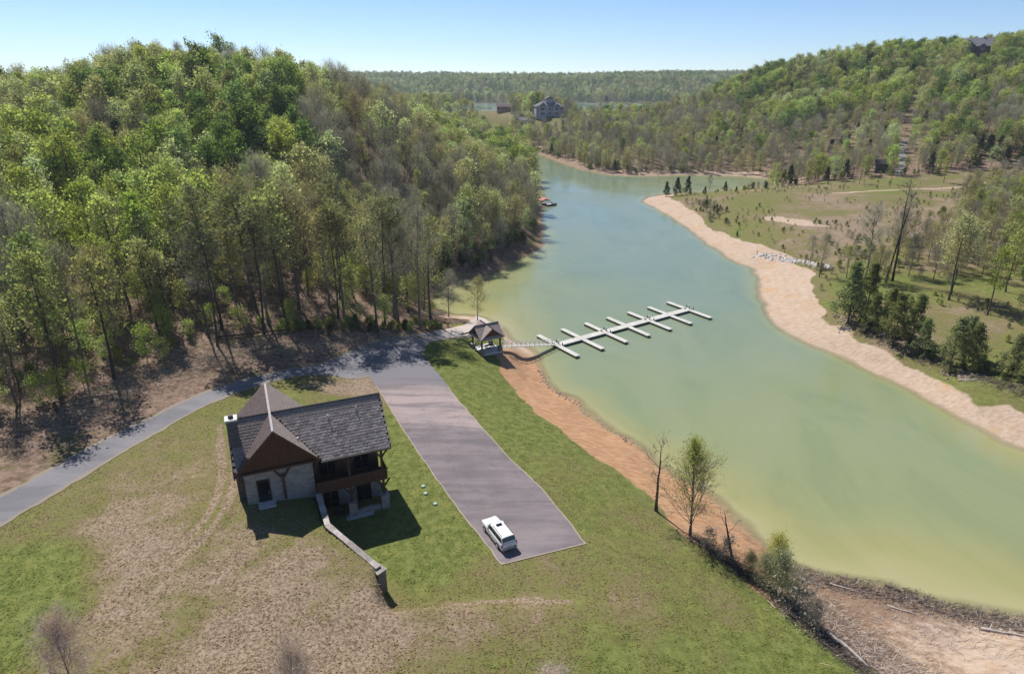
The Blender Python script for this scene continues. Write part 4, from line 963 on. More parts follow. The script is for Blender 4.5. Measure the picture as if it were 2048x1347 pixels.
variant('sapling', 'lime', 'bark', seed=81, H=20, bole=0.2, R=5.5, nl=14, nsec=5, ntw=4, leafn=1300, ls=0.42, spread=1.3, r0=0.007)
variant('sapling', 'olive', 'bark', seed=82, H=20, bole=0.2, R=6.0, nl=14, nsec=5, ntw=4, leafn=1200, ls=0.42, spread=1.3, r0=0.007)
M['willow'] = leaf_mat('leaf_willow', (0.52, 0.50, 0.18), 0.52)
variant('shoretree', 'willow', 'palebark', seed=91, H=20, bole=0.12, R=8.8, nl=40, nsec=8, ntw=7, up=(0.5, 1.3), prof='cone', leafn=1700, ls=0.16, spread=0.6, slivers=1900, sw=0.026, r0=0.012)
variant('snag', 'twig', 'bark', seed=95, H=20, bole=0.55, R=4.6, nl=7, nsec=4, ntw=5, up=(0.5, 1.1), leafn=0, slivers=220, sw=0.05, r0=0.020, spread=0.8)
variant('snag', 'twig', 'bark', seed=97, H=20, bole=0.35, R=6.5, nl=4, nsec=2, ntw=3, up=(0.5, 1.0), leafn=0, slivers=40, sw=0.06, r0=0.022, lean=0.28, spread=0.6)
variant('pinkbare', 'twigpink', 'palebark', seed=99, H=20, bole=0.12, R=9.0, nl=26, nsec=9, ntw=8, up=(0.5, 1.35), leafn=0, slivers=9000, sw=0.035, r0=0.010, spread=1.2)
variant('tanoak', 'bud', 'palebark', seed=101, H=20, bole=0.45, R=5.5, nl=20, nsec=7, ntw=5, up=(0.3, 1.15), leafn=2400, ls=0.27, spread=0.7, slivers=600)
for nm, sp, n_ in (('wlime', 'lime', 1300), ('wgreen', 'green', 1500), ('wolive', 'olive', 1100), ('wpale', 'pale', 1100)):
    for i in range(2): variant(nm, sp, 'bark', seed=130 + len(VAR), bole=0.16 + 0.08 * i, R=6.0 + 0.6 * i, nl=20, up=(0.25, 1.1), leafn=n_, ls=0.42, spread=0.8, slivers=300, sw=0.03)
for i in range(2): variant('wbare', 'twig', 'palebark', seed=150 + i, bole=0.2, R=5.8, nl=20, nsec=7, ntw=6, up=(0.35, 1.2), leafn=200, ls=0.2, spread=0.9, slivers=2200, sw=0.032)
for i in range(2): variant('wbudding', 'bud', 'palebark', seed=155 + i, bole=0.2, R=5.8, nl=20, nsec=6, ntw=5, up=(0.35, 1.2), leafn=1000, ls=0.27, spread=0.85, slivers=1000, sw=0.03)
variant('poletree', 'twig', 'bark', seed=171, bole=0.60, R=1.9, nl=12, nsec=3, ntw=3, up=(0.2, 0.9), leafn=0, slivers=260, sw=0.03, lean=0.05, r0=0.010, spread=0.4)
variant('poletree', 'twig', 'bark', seed=172, bole=0.66, R=1.6, nl=10, nsec=3, ntw=3, up=(0.2, 0.9), leafn=0, slivers=200, sw=0.03, lean=0.03, r0=0.010, spread=0.4)
M['greybush'] = leaf_mat('leaf_greybush', (0.30, 0.29, 0.19), 0.4)
for i, mt in enumerate(('greybush', 'willow')): variant('nearbush', mt, 'palebark', seed=181 + i, bole=0.02, R=10 - 2 * i, nl=34, nsec=7, ntw=7, up=(0.45, 1.35), prof='flat', leafn=1900 - 500 * i, ls=0.42, spread=1.7, r0=0.006, slivers=4200, sw=0.06)
def shrub_variant(seed, mat, leafn=900, sl=500):
    variant('shrub', mat, 'bark', seed=seed, H=20, bole=0.03, R=11, nl=30, nsec=5, ntw=5, up=(0.3, 1.2), prof='flat', leafn=leafn, ls=1.0, spread=1.6, r0=0.008, slivers=sl, sw=0.11)
for i, mt in enumerate(('shrub', 'lime', 'twig', 'darkpine')): shrub_variant(110 + i, mt, 900 if mt != 'twig' else 150, 500 if mt != 'twig' else 1500)

CP_, SP_ = math.cos(PITCH), math.sin(PITCH)
def project(x, y, z):
    zz = z - CAMZ; d = y * CP_ - zz * SP_; up = y * SP_ + zz * CP_
    return 1024 + 1300 * x / d, 673.5 - 1300 * up / d, d
def in_view(x, y, mx=0.10):
    d = y * CP_ + 30 * SP_; return (d > 5) & (np.abs(x) < d * (0.7877 + mx) + 12)

def scatter(x0, x1, y0, y1, step, g):
    nx = int((x1 - x0) / step); ny = int((y1 - y0) / step)
    X, Y = np.meshgrid(x0 + (np.arange(nx) + 0.5) * step, y0 + (np.arange(ny) + 0.5) * step)
    X = X + g.uniform(-0.48, 0.48, X.shape) * step; Y = Y + g.uniform(-0.48, 0.48, Y.shape) * step
    return X.ravel(), Y.ravel()
tg = np.random.default_rng(21)
FT = []       # x, y, height, species, zone
def pick(weights, x, y):
    names = list(weights); w = np.array([weights[k] for k in names], float); w = np.cumsum(w) / w.sum()
    u = np.where(tg.uniform(size=len(x)) < 0.55, np.clip((vnoise(x, y, 26, 77) - 0.5) * 1.35 + 0.5, 0, 0.999), tg.uniform(size=len(x)))
    perm = np.searchsorted(w, u); return [names[min(i, len(names) - 1)] for i in perm]
def put(mask_fn, x0, x1, y0, y1, step, hmin, hmax, weights, zone, keep=1.0):
    x, y = scatter(x0, x1, y0, y1, step, tg)
    m = forest_mask(x, y) & in_view(x, y) & (tg.uniform(size=len(x)) < keep)
    s = sd_lake(x, y); m &= np.where(y < 700, s > 2.5, True)
    if mask_fn is not None: m &= mask_fn(x, y)
    x, y = x[m], y[m]; sp = pick(weights, x, y); hh = tg.uniform(hmin, hmax, len(x))
    if zone in ('middle', 'beyond', 'rightlow', 'righthill', 'ridge', 'back', 'hill', 'flank'): sp = ['w' + q if q != 'pine' and (zone not in ('hill', 'flank') or tg.uniform() < 0.72) else q for q in sp]
    for a, b_, c, d in zip(x, y, hh, sp): FT.append((a, b_, c * (0.8 if d in ('pine',) else 1.0), d, zone))
TLd = lambda x, y: seg_dist(x, y, TREELINE)
# roadside woods
put(lambda x, y: (x < -52) & (TLd(x, y) > 1.0) & (y < 150), -190, -50, 5, 150, 5.7, 13, 22, dict(lime=.40, pale=.12, olive=.16, bare=.12, budding=.12, green=.08), 'green')
put(lambda x, y: (x >= -56) & (TLd(x, y) > 0.8) & (y < 146), -56, -8, 104, 146, 5.0, 20, 27, dict(tallpine=.70, bare=.16, budding=.08, olive=.06), 'tall')
put(lambda x, y: (y >= 146) & (y < 345) & (x > -0.30 * (y - 146) - 45), -120, 20, 146, 345, 5.4, 10, 17, dict(bare=.40, pale=.14, budding=.30, olive=.13, lime=.03), 'flank')
put(lambda x, y: (y >= 146) & (y < 345) & (x <= -0.30 * (y - 146) - 45), -340, -40, 146, 345, 5.7, 12, 19, dict(green=.15, lime=.22, olive=.26, budding=.13, pale=.12, bare=.10, pine=.02), 'hill')
put(lambda x, y: (y >= 100) & (y < 146) & (x < -150), -190, -150, 100, 146, 5.0, 16, 22, dict(green=.3, lime=.3, olive=.3, bare=.1), 'hill')
put(lambda x, y: x < 14, -420, 14, 345, 560, 7.0, 13, 18, dict(green=.2, lime=.12, olive=.3, pale=.15, bare=.2), 'back', 0.9)
# middle slopes beyond the channel
put(lambda x, y: (y < 580) & (x >= 14), 14, 235, 402, 580, 5.6, 7, 12, dict(bare=.50, budding=.26, olive=.07, lime=.08, green=.03, pale=.02, pine=.04), 'middle')
put(lambda x, y: ((x < 14) | (y >= 580)) & (y < 800) & ~((x > 60) & (x < 190) & (y > 600)), -170, 250, 560, 790, 7.5, 11, 16, dict(bare=.2, budding=.2, olive=.3, lime=.1, green=.12, pale=.08), 'beyond')
put(lambda x, y: (x > 60) & (x < 190) & (y > 600), 60, 190, 600, 780, 9, 6, 11, dict(bare=.2, olive=.4, green=.2, pale=.2), 'beyond')
put(lambda x, y: x < 235, 132, 235, 318, 402, 5.6, 7, 13, dict(bare=.42, budding=.26, lime=.10, olive=.10, pine=.08, pale=.04), 'rightlow')
put(lambda x, y: (x >= 235) & (y < 450), 235, 480, 250, 450, 6.4, 10, 16, dict(bare=.14, budding=.12, lime=.28, olive=.18, green=.14, pine=.14), 'righthill')
put(lambda x, y: (x >= 180), 180, 640, 450, 660, 6.4, 11, 17, dict(green=.28, lime=.28, pine=.16, olive=.16, budding=.08, pale=.04), 'righthill')
SCRUB = [(92, 160), (100, 175), (118, 196), (150, 222), (190, 268), (235, 300), (300, 300), (230, 160), (150, 100), (118, 104), (112, 122), (126, 140), (122, 162), (104, 164)]
x, y = scatter(88, 300, 95, 305, 4.8, tg); k = inside(x, y, SCRUB) & in_view(x, y) & (tg.uniform(size=len(x)) < 0.72); x, y = x[k], y[k]
for a, b_, c_, d_ in zip(x, y, tg.uniform(4.5, 11, len(x)), pick(dict(wbare=.46, wbudding=.28, wolive=.10, wlime=.08, pine=.08), x, y)): FT.append((a, b_, c_ * (0.7 if d_ == 'pine' else 1), d_, 'scrub'))
# far ridge
put(lambda x, y: x > -560, -560, 760, 1495, 1880, 10.5, 15, 21, dict(green=.34, olive=.28, pale=.14, bare=.12, pine=.12), 'ridge')
put(None, -700, 1100, 1880, 2300, 18, 22, 28, dict(green=.5, olive=.3, bare=.2), 'ridge')

# clearings: track on the right hill, house sites
FT = [f for f in FT if not (f[4] in ('green', 'tall') and tg.uniform() < (0.42 if f[4] == 'green' else 0.25) and float(TLd(np.array([f[0]]), np.array([f[1]]))[0]) < 18)]
TRACK = [(168, 292), (185, 318), (203, 347), (222, 385), (250, 430), (282, 487)]
FT = [f for f in FT if not (f[1] < 520 and f[0] > 130 and float(seg_dist(np.array([f[0]]), np.array([f[1]]), TRACK)[0]) < 2.6)]
SITES = [(358, 548, 15), (-112, 262, 7), (184, 330, 7), (32, 597, 13), (11, 588, 6), (78, 645, 9), (-4, 640, 9)]
FT = [f for f in FT if not any(math.hypot(f[0] - a, f[1] - b_) < r for a, b_, r in SITES)]
_x = np.array([f[0] for f in FT]); _y = np.array([f[1] for f in FT]); _h = np.array([f[2] for f in FT])
_z = height(_x, _y)
def shows(u0, u1, v0, v1, ymax):
    """trees felled for the view from a house down to the lake"""
    cx_, vt, d_ = project(_x, _y, _z + _h); _, vb, _ = project(_x, _y, _z); r_ = 4.0 * _h / 20 * 1300 / d_
    return (_y < ymax) & (cx_ + r_ > u0) & (cx_ - r_ < u1) & (vt < v1) & (vb > v0)
cut = shows(495, 524, 106, 122, 262) | shows(1942, 1984, 76, 104, 548) | shows(1058, 1114, 190, 214, 600) | shows(1148, 1180, 212, 222, 640) | shows(1756, 1780, 318, 344, 330)
FT = [f for f, c_ in zip(FT, cut) if not c_]
fx = np.array([f[0] for f in FT]); fy = np.array([f[1] for f in FT]); fz = height(fx, fy)
print('forest trees', len(FT))

# which of them stand out as single trees: the nearest in frame, by kind
KIND = dict(lime='leafy_tree', green='leafy_tree', olive='leafy_tree', pale='leafy_tree', budding='bare_tree', bare='bare_tree', tallpine='tall_pine', pine='dark_pine')
LOOK = dict(lime='fresh lime green tree', green='deep green leafy tree', olive='thin olive green tree', pale='pale grey green tree', budding='brown budding tree', bare='grey leafless tree', tallpine='tall thin crowned pine', pine='dark evergreen pine')
for q in ('lime', 'green', 'olive', 'pale', 'budding', 'bare'): KIND['w' + q] = KIND[q]; LOOK['w' + q] = dict(lime='broad lime tree', green='broad green tree', olive='broad olive tree', pale='broad pale tree', budding='broad brown tree', bare='broad grey tree')[q]
CATG = dict(leafy_tree='tree', bare_tree='tree', tall_pine='pine tree', dark_pine='pine tree')
fh = np.array([f[2] for f in FT]); U_, V_, D_ = project(fx, fy, fz + fh * 0.8)
UB, VB, _ = project(fx, fy, fz)
vis = (U_ > 5) & (U_ < 2043) & (V_ > 5) & (V_ < 1340)
order = np.argsort(-(fh / D_)); CAP = dict(leafy_tree=270, bare_tree=170, tall_pine=120, dark_pine=60); cnt = {}
single = np.zeros(len(FT), bool)
for i in order:
    if not vis[i]: continue
    k = KIND[FT[i][3]]
    if cnt.get(k, 0) < CAP[k]: single[i] = True; cnt[k] = cnt.get(k, 0) + 1
vari = [SPEC[f[3]][int(tg.integers(0, len(SPEC[f[3]])))] for f in FT]
rotz = tg.uniform(0, 6.283, len(FT))
have = set(vari[i] for i in np.nonzero(single)[0])
for i in order:                       # every form of tree stands at least once as a tree of its own
    if vis[i] and vari[i] not in have: single[i] = True; have.add(vari[i])
ONES = 'zeroth first second third fourth fifth sixth seventh eighth ninth tenth eleventh twelfth thirteenth fourteenth fifteenth sixteenth seventeenth eighteenth nineteenth'.split()
TENS = ['', '', 'twenty', 'thirty', 'forty', 'fifty', 'sixty', 'seventy', 'eighty', 'ninety']
def ordinal(n):
    if n < 20: return ONES[n]
    if n % 10 == 0: return TENS[n // 10][:-1] + 'ieth'
    return TENS[n // 10] + '-' + ONES[n % 10]
def zone_words(i):
    f = FT[i]; x, y = f[0], f[1]; d = float(TLd(np.array([x]), np.array([y]))[0])
    z = f[4]
    if z in ('green', 'tall'):
        r = 0 if d < 6 else 1 if d < 14 else 2 if d < 25 else 3
        return (['on the roadside edge of the woods', 'just behind the roadside trees', 'in the middle of the roadside woods', 'deep in the roadside woods'][r])
    if z == 'flank':
        return 'on the wooded slope beside the lake' if float(sd_lake(np.array([x]), np.array([y]))[0]) < 22 else 'on the hillside above the lake slope'
    if z == 'hill': return 'low on the big wooded hill' if y < 190 else 'halfway up the big wooded hill' if y < 240 else 'near the top of the big wooded hill'
    if z == 'scrub': return 'in thickets across the water beside the meadow' if y > 165 else 'in thickets behind the opposite clay bank'
    if z == 'righthill': return 'on the green hill behind the meadow'
    if z == 'rightlow': return 'on the low slope behind the meadow'
    return 'on the brown slope across the channel'
TREE_EMPTY = []
def make_tree(name, v, x, y, z, h, rz, label, cat, group, tilt=(0, 0)):
    o = bpy.data.objects.new(name, None); COL.objects.link(o); o.location = (x, y, z - 0.15); o.empty_display_size = 0.5
    s = h / 20.0; o.scale = (s, s, s); o.rotation_euler = (tilt[0], tilt[1], rz); tag(o, label, cat, group)
    sp, w, c = VAR[v]
    a = bpy.data.objects.new('trunk', w); b_ = bpy.data.objects.new('crown', c)
    for q in (a, b_): q.parent = o; COL.objects.link(q)
    return o
byg = {}
for i in np.nonzero(single)[0]: byg.setdefault((FT[i][3], zone_words(i)), []).append(i)
for (sp, zw), ids in byg.items():
    ids.sort(key=lambda i: UB[i]); n = len(ids)
    for k, i in enumerate(ids):
        f = FT[i]; kd = KIND[sp]
        lab = f'{LOOK[sp]} {zw}' if n == 1 else f'{LOOK[sp]} {zw}, {ordinal(k + 1)} from the left'
        make_tree(kd, vari[i], f[0], f[1], fz[i], f[2], rotz[i], lab, CATG[kd], LOOK[sp] + 's ' + zw)

# the rest of the woods: one object
def scatter_object(name, rec):
    """rec: list of (x, y, z, scale, rot, variant)"""
    rec = np.array(rec, float); me = bpy.data.meshes.new(name)
    me.vertices.add(len(rec)); me.vertices.foreach_set('co', rec[:, :3].astype(np.float32).ravel())
    for nm, c, t in (('scl', 3, 'FLOAT'), ('rot', 4, 'FLOAT'), ('var', 5, 'INT')):
        at = me.attributes.new(nm, t, 'POINT'); at.data.foreach_set('value', rec[:, c].astype(np.int32 if t == 'INT' else np.float32))
    o = bpy.data.objects.new(name, me); COL.objects.link(o); tag(o, kind='stuff')
    ng = bpy.data.node_groups.new(name, 'GeometryNodeTree')
    ng.interface.new_socket('Geometry', in_out='INPUT', socket_type='NodeSocketGeometry'); ng.interface.new_socket('Geometry', in_out='OUTPUT', socket_type='NodeSocketGeometry')
    N = ng.nodes; Lk = ng.links; gi = N.new('NodeGroupInput'); go = N.new('NodeGroupOutput'); jo = N.new('GeometryNodeJoinGeometry')
    def named(nm, t):
        a = N.new('GeometryNodeInputNamedAttribute'); a.data_type = t; a.inputs['Name'].default_value = nm; return a.outputs[0]
    var, scl, rot = named('var', 'INT'), named('scl', 'FLOAT'), named('rot', 'FLOAT')
    cx = N.new('ShaderNodeCombineXYZ'); Lk.new(rot, cx.inputs[2])
    for v in sorted(set(int(a) for a in rec[:, 5])):
        jj = N.new('GeometryNodeJoinGeometry')
        for me_ in (VAR[v][1], VAR[v][2]):
            src = SRC[me_.name]; oi = N.new('GeometryNodeObjectInfo'); oi.transform_space = 'ORIGINAL'; oi.inputs['Object'].default_value = src
            Lk.new(oi.outputs['Geometry'], jj.inputs[0])
        g2i = N.new('GeometryNodeGeometryToInstance'); Lk.new(jj.outputs[0], g2i.inputs[0])
        cmp = N.new('FunctionNodeCompare'); cmp.data_type = 'INT'; cmp.operation = 'EQUAL'; Lk.new(var, cmp.inputs[2]); cmp.inputs[3].default_value = v
        ip = N.new('GeometryNodeInstanceOnPoints'); Lk.new(gi.outputs[0], ip.inputs['Points']); Lk.new(cmp.outputs[0], ip.inputs['Selection'])
        Lk.new(g2i.outputs[0], ip.inputs['Instance']); Lk.new(cx.outputs[0], ip.inputs['Rotation']); Lk.new(scl, ip.inputs['Scale'])
        Lk.new(ip.outputs[0], jo.inputs[0])
    Lk.new(jo.outputs[0], go.inputs[0])
    md = o.modifiers.new('scatter', 'NODES'); md.node_group = ng
    return o

# single trees placed by hand -------------------------------------------------
def single_tree(name, sp, k, x, y, h, rz, label, cat='tree', group=None, tilt=(0, 0), dz=0.0):
    return make_tree(name, SPEC[sp][k], x, y, hz(x, y) + dz, h, rz, label, cat, group, tilt)
single_tree('bare_tree', 'snag', 0, 19.0, 70.9, 10.5, 0.6, 'gnarled dark leafless tree at the grass edge above the orange clay bank')
single_tree('leafy_tree', 'shoretree', 0, 22.2, 65.9, 13.5, 2.0, 'feathery yellow green young tree standing over the water on the near bank', tilt=(0.0, 0.06))
single_tree('bare_tree', 'snag', 1, 26.3, 62.0, 8.0, 5.6, 'leaning broken grey snag on the near bank beside the brush')
for (x, y, h, r, k, lb) in ((-35.5, 38.2, 6.0, 1.0, 0, 'pinkish bare treetop at the lower edge of the dry lawn, biggest of three'), (-17.0, 36.8, 5.4, 2.0, 0, 'pinkish bare treetop at the lower edge below the stone pillar'), (3.2, 36.2, 5.6, 3.0, 0, 'pinkish bare treetop at the lower edge below the parked car')):
    single_tree('bare_tree', 'pinkbare', k, x, y, h, r, lb, group='bare treetops along the lower edge')
RP = [(77.0, 139.5, 15, 0, 'dark pine with a split top at the head of the opposite clay bank'), (84.5, 146, 12, 1, 'dark pine standing alone behind the split topped pine on the opposite bank'), (80.5, 127, 11.5, 2, 'bushy dark pine above a dark hollow on the opposite bank'), (84.0, 127, 11, 0, 'bushy dark pine just inland of the hollow on the opposite bank'), (83.2, 121.5, 8.5, 1, 'short dark pine leaning over the opposite clay bank'), (85.5, 115.5, 10.5, 2, 'round dark pine in the middle of the opposite bank'), (88.2, 113.5, 9.5, 0, 'rounded dark pine beside the round one on the opposite bank'), (92, 108.5, 8.5, 1, 'small pine behind the round pines on the opposite bank'), (78.6, 142.5, 10, 2, 'narrow dark pine hidden beside the split topped pine'), (93.5, 103, 7.5, 0, 'low dark pine near the end of the opposite bank'), (97, 99, 8, 2, 'dense low pine at the far end of the opposite bank'), (92, 97, 6, 1, 'squat dark pine nearest the water at the end of the opposite bank'), (79.5, 134, 9, 1, 'dark pine filling the gap inland of the split topped pine'), (82.5, 133, 10, 2, 'dark pine behind the gap beside the hollow'), (89.5, 118, 9, 2, 'dark pine behind the round pines'), (95, 106, 9, 0, 'dark pine inland of the low pines'), (99.5, 103, 8, 1, 'dark pine among scrub inland of the low pines'), (101, 95, 8, 2, 'outermost dark pine of the opposite bank'), (96, 93, 6, 0, 'squat pine at the outermost end of the opposite bank'),
 (118, 139, 11, 0, 'dark pine at the rim of the small clearing on the opposite side'), (74.5, 316, 7.5, 1, 'dark cedar on the tip of the meadow point'), (78.5, 313, 9, 2, 'taller dark cedar on the tip of the meadow point'), (83, 312, 9, 0, 'third dark cedar on the tip of the meadow point'), (88, 300, 4, 1, 'small dark cedar in the grass of the meadow point'), (101, 296, 3, 2, 'lone little cedar in the open meadow'), (80.5, 229, 2.2, 0, 'tiny cedar at the edge of the meadow above the clay'), (103, 318, 5, 0, 'round dark cedar behind the meadow point')]
for i, (x, y, h, k, lb) in enumerate(RP): single_tree('dark_pine', 'bushpine' if i < 20 else 'pine', k, x, y, h, i * 1.3, lb, 'pine tree', 'evergreens on the opposite bank')
RB = [('poletree', 0, 99.5, 166, 24, 'tall thin trunk with few branches above the opposite bank, shorter of two'), ('poletree', 1, 101.5, 166.5, 27, 'tallest thin trunk above the opposite bank, leaning'), ('bare', 0, 96, 170, 19, 'grey leafless tree beside the tall thin trunks on the opposite bank'), ('bare', 1, 103.5, 172, 17, 'grey leafless tree behind the tall thin trunks'), ('tanoak', 0, 106, 149.8, 19, 'tan budding oak with stout trunk in the opposite clearing'), ('tanoak', 0, 108.5, 153, 15, 'smaller tan budding oak behind the stout one in the clearing'), ('lime', 1, 108.5, 139.5, 15, 'bright lime tree by itself in the opposite clearing'), ('lime', 2, 121, 152, 15, 'bright lime tree at the rim of the opposite clearing'), ('tanoak', 0, 172, 214, 15, 'tan vase shaped tree standing at the edge of the meadow'), ('budding', 0, 160, 232, 13, 'brown budding tree by the meadow track'), ('budding', 1, 190, 262, 12, 'brown budding tree behind the meadow'), ('bare', 2, 88, 186, 9, 'slim leafless tree next to the white rocks'), ('bare', 0, 86.5, 176, 12, 'slender grey tree at the head of the clay beach'), ('olive', 0, 92, 172, 9, 'small olive tree behind the clay beach'), ('bare', 1, 98, 106, 10, 'leafless grey tree rising from scrub at the end of the bank'), ('lime', 0, 120, 300, 8, 'small lime tree behind the meadow point'), ('bare', 2, 95, 317, 8, 'bare tree standing at the water behind the point'), ('olive', 1, 118, 170, 10, 'olive tree behind the tan oaks'), ('olive', 2, 131, 140, 9, 'olive tree at the end of the clearing'), ('budding', 1, 128, 190, 10, 'brown budding tree between clearing and meadow'), ('bare', 0, 140, 196, 11, 'grey bare tree between clearing and meadow'), ('bare', 1, 150, 205, 11, 'grey bare tree at the brushy edge of the meadow'), ('bare', 2, 178, 238, 12, 'grey bare tree in brush beside the tan vase shaped tree'), ('budding', 0, 186, 246, 11, 'brown budding tree in brush behind the vase shaped tree'), ('bare', 0, 200, 272, 13, 'grey bare tree at the end of the meadow track'), ('lime', 1, 196, 300, 11, 'lime tree behind the end of the meadow track'), ('budding', 1, 172, 300, 10, 'brown budding tree behind the meadow track'), ('olive', 1, 160, 304, 9, 'olive tree behind the middle of the meadow track'), ('bare', 2, 104, 108, 8, 'grey bare tree behind the low pines at the end of the bank'), ('olive', 2, 110, 104, 8, 'olive tree behind the low pines at the end of the bank')]
for i, (sp, k, x, y, h, lb) in enumerate(RB):
    single_tree('leafy_tree' if sp in ('lime', 'olive') else 'bare_tree', sp, k, x, y, h, i * 2.1, lb, 'tree', 'trees on the opposite bank', tilt=(0.05, 0.04) if sp == 'poletree' else (0, 0))
# shrubs
SH = [(23.6, 63.4, 2.6, 2, 'tangle of dark twigs at the grass edge beside the feathery tree'), (25.2, 61.4, 2.8, 2, 'dark twiggy bush just below the leaning snag'), (27.6, 60.0, 2.4, 10, 'small grey green bush at the foot of the leaning snag'), (31.0, 60.8, 5.0, 11, 'tall loose yellow green bush over the yellow shallows'), (29.4, 56.2, 5.0, 10, 'large grey green bush at the top of the debris slope'), (30.0, 53.6, 4.2, 2, 'dark twiggy bush spilling onto the debris slope'), (31.0, 51.2, 3.2, 2, 'lowest dark twiggy bush beside the white log'), (28.4, 58.0, 3.4, 10, 'smaller grey green bush between the large one and the snag')]
for i, (x, y, h, k, lb) in enumerate(SH):
    make_tree('shrub', SPEC['nearbush'][k - 10] if k > 9 else SPEC['shrub'][k], x, y, hz(x, y), h, i * 1.1, lb, 'shrub', 'bushes on the near bank')
US = []      # undergrowth
ug = np.random.default_rng(5)
def under(line, n, off, hmin, hmax, kinds, jit=2.0):
    P = resample(line, 400)
    for _ in range(n):
        p = P[ug.integers(0, 400)]; x = p[0] + ug.normal(0, jit) + off[0]; y = p[1] + ug.normal(0, jit) + off[1]
        if float(sd_lake(np.array([x]), np.array([y]))[0]) < 2: continue
        k = kinds[ug.integers(0, len(kinds))]; US.append((x, y, None, ug.uniform(hmin, hmax) / 20, ug.uniform(0, 6.28), k))
S_ = SPEC['shrub']; SA = SPEC['sapling']
under([(-46, 117), (-33, 124), (-24, 128), (-15, 134)], 60, (-1.0, 1.2), 0.8, 2.0, [S_[0], S_[3], S_[0], S_[1]], 1.2)
under([(-75, 84), (-60, 104), (-46, 120)], 26, (-4, 3), 0.8, 1.8, [S_[0], S_[2], S_[1]], 2.5)
under([(84, 112), (90, 104), (97, 96), (104, 88)], 50, (4, 0), 0.8, 2.4, [S_[0], S_[3], S_[2], S_[1]], 2.5)
under([(80, 150), (79, 140), (82, 125), (86, 112)], 40, (1.5, 0), 0.6, 1.5, [S_[2], S_[0], S_[3]], 1.2)
under([(76, 285), (78, 262), (82, 245)], 40, (4, 0), 0.8, 2.6, [S_[2], S_[2], S_[2], S_[3]], 3.0)
under([(86, 225), (110, 215), (135, 225)], 26, (0, 0), 0.5, 1.4, [S_[2], S_[0]], 6)
under([(90, 178), (100, 186), (112, 205)], 60, (0, 0), 0.6, 2.2, [S_[2], S_[2], S_[0]], 5)
under([(90, 160), (100, 150), (112, 140), (108, 125)], 60, (0, 0), 0.5, 1.6, [S_[2], S_[0], S_[1]], 6)
under([(120, 165), (135, 190), (165, 225), (195, 250)], 60, (0, 0), 1, 3.4, [S_[2], S_[2], S_[0]], 9)
under([(92, 112), (98, 104), (104, 94), (112, 84)], 70, (4, 0), 1.0, 3.2, [S_[0], S_[3], S_[0], S_[1]], 4)
under([(185, 235), (200, 255), (215, 280)], 90, (0, 0), 1.5, 4.5, [S_[2], S_[2], S_[0], S_[1]], 9)
under([(110, 318), (150, 322), (200, 318)], 46, (0, 0), 1, 3.2, [S_[2], S_[0], S_[3], S_[1]], 3)
under([(20, 515), (34, 465), (50, 424), (68, 403), (118, 407)], 130, (3, 4), 1.5, 4, [S_[2], S_[2], S_[0]], 3)
under([(14, 240), (17, 330), (16, 420)], 60, (-6, 0), 1.5, 4, [S_[2], S_[0], S_[3]], 1.5)
under([(-18, 180), (-9, 192), (4, 218), (8, 232)], 60, (-4, 2), 1.5, 4, [S_[3], S_[0], S_[2]], 1.8)
gx_, gy_ = scatter(76, 240, 165, 318, 3.6, ug); k_ = (sd_lake(gx_, gy_) > 13) & (fbm(gx_, gy_, 14, 33) + 0.3 * ug.uniform(size=len(gx_)) > 0.66) & (seg_dist(gx_, gy_, [(138, 280), (170, 286), (225, 300)]) > 4)
for a_, b_ in zip(gx_[k_], gy_[k_]): US.append((a_, b_, None, ug.uniform(0.35, 1.3) / 20, ug.uniform(0, 6.28), S_[(2, 2, 0, 2)[ug.integers(0, 4)]]))
_ux = np.array([u[0] for u in US]); _uy = np.array([u[1] for u in US]); _ok = ~((_ux > 60) & (_uy < 330) & (sd_lake(_ux, _uy) < idw(_ux, _uy, CLAYW) + 0.3)); US = [u for u, q in zip(US, _ok) if q]
_uz = height(np.array([u[0] for u in US]), np.array([u[1] for u in US])) - 0.1; US = [(u[0], u[1], float(q), *u[3:]) for u, q in zip(US, _uz)]
wx, wy = scatter(-150, -10, 60, 200, 5.0, ug); wm = forest_mask(wx, wy) & (TLd(wx, wy) > 2) & (sd_lake(wx, wy) > 3)
for x, y, z in zip(wx[wm], wy[wm], height(wx[wm], wy[wm])):
    if x > -56 and ug.uniform() < 0.55 and float(TLd(np.array([x]), np.array([y]))[0]) < 17: continue
    if ug.uniform() < 0.75: US.append((x, y, z - 0.1, ug.uniform(3.5, 9.0) / 20, ug.uniform(0, 6.28), SA[ug.integers(0, 2)] if x > -56 or ug.uniform() < .5 else SA[0]))

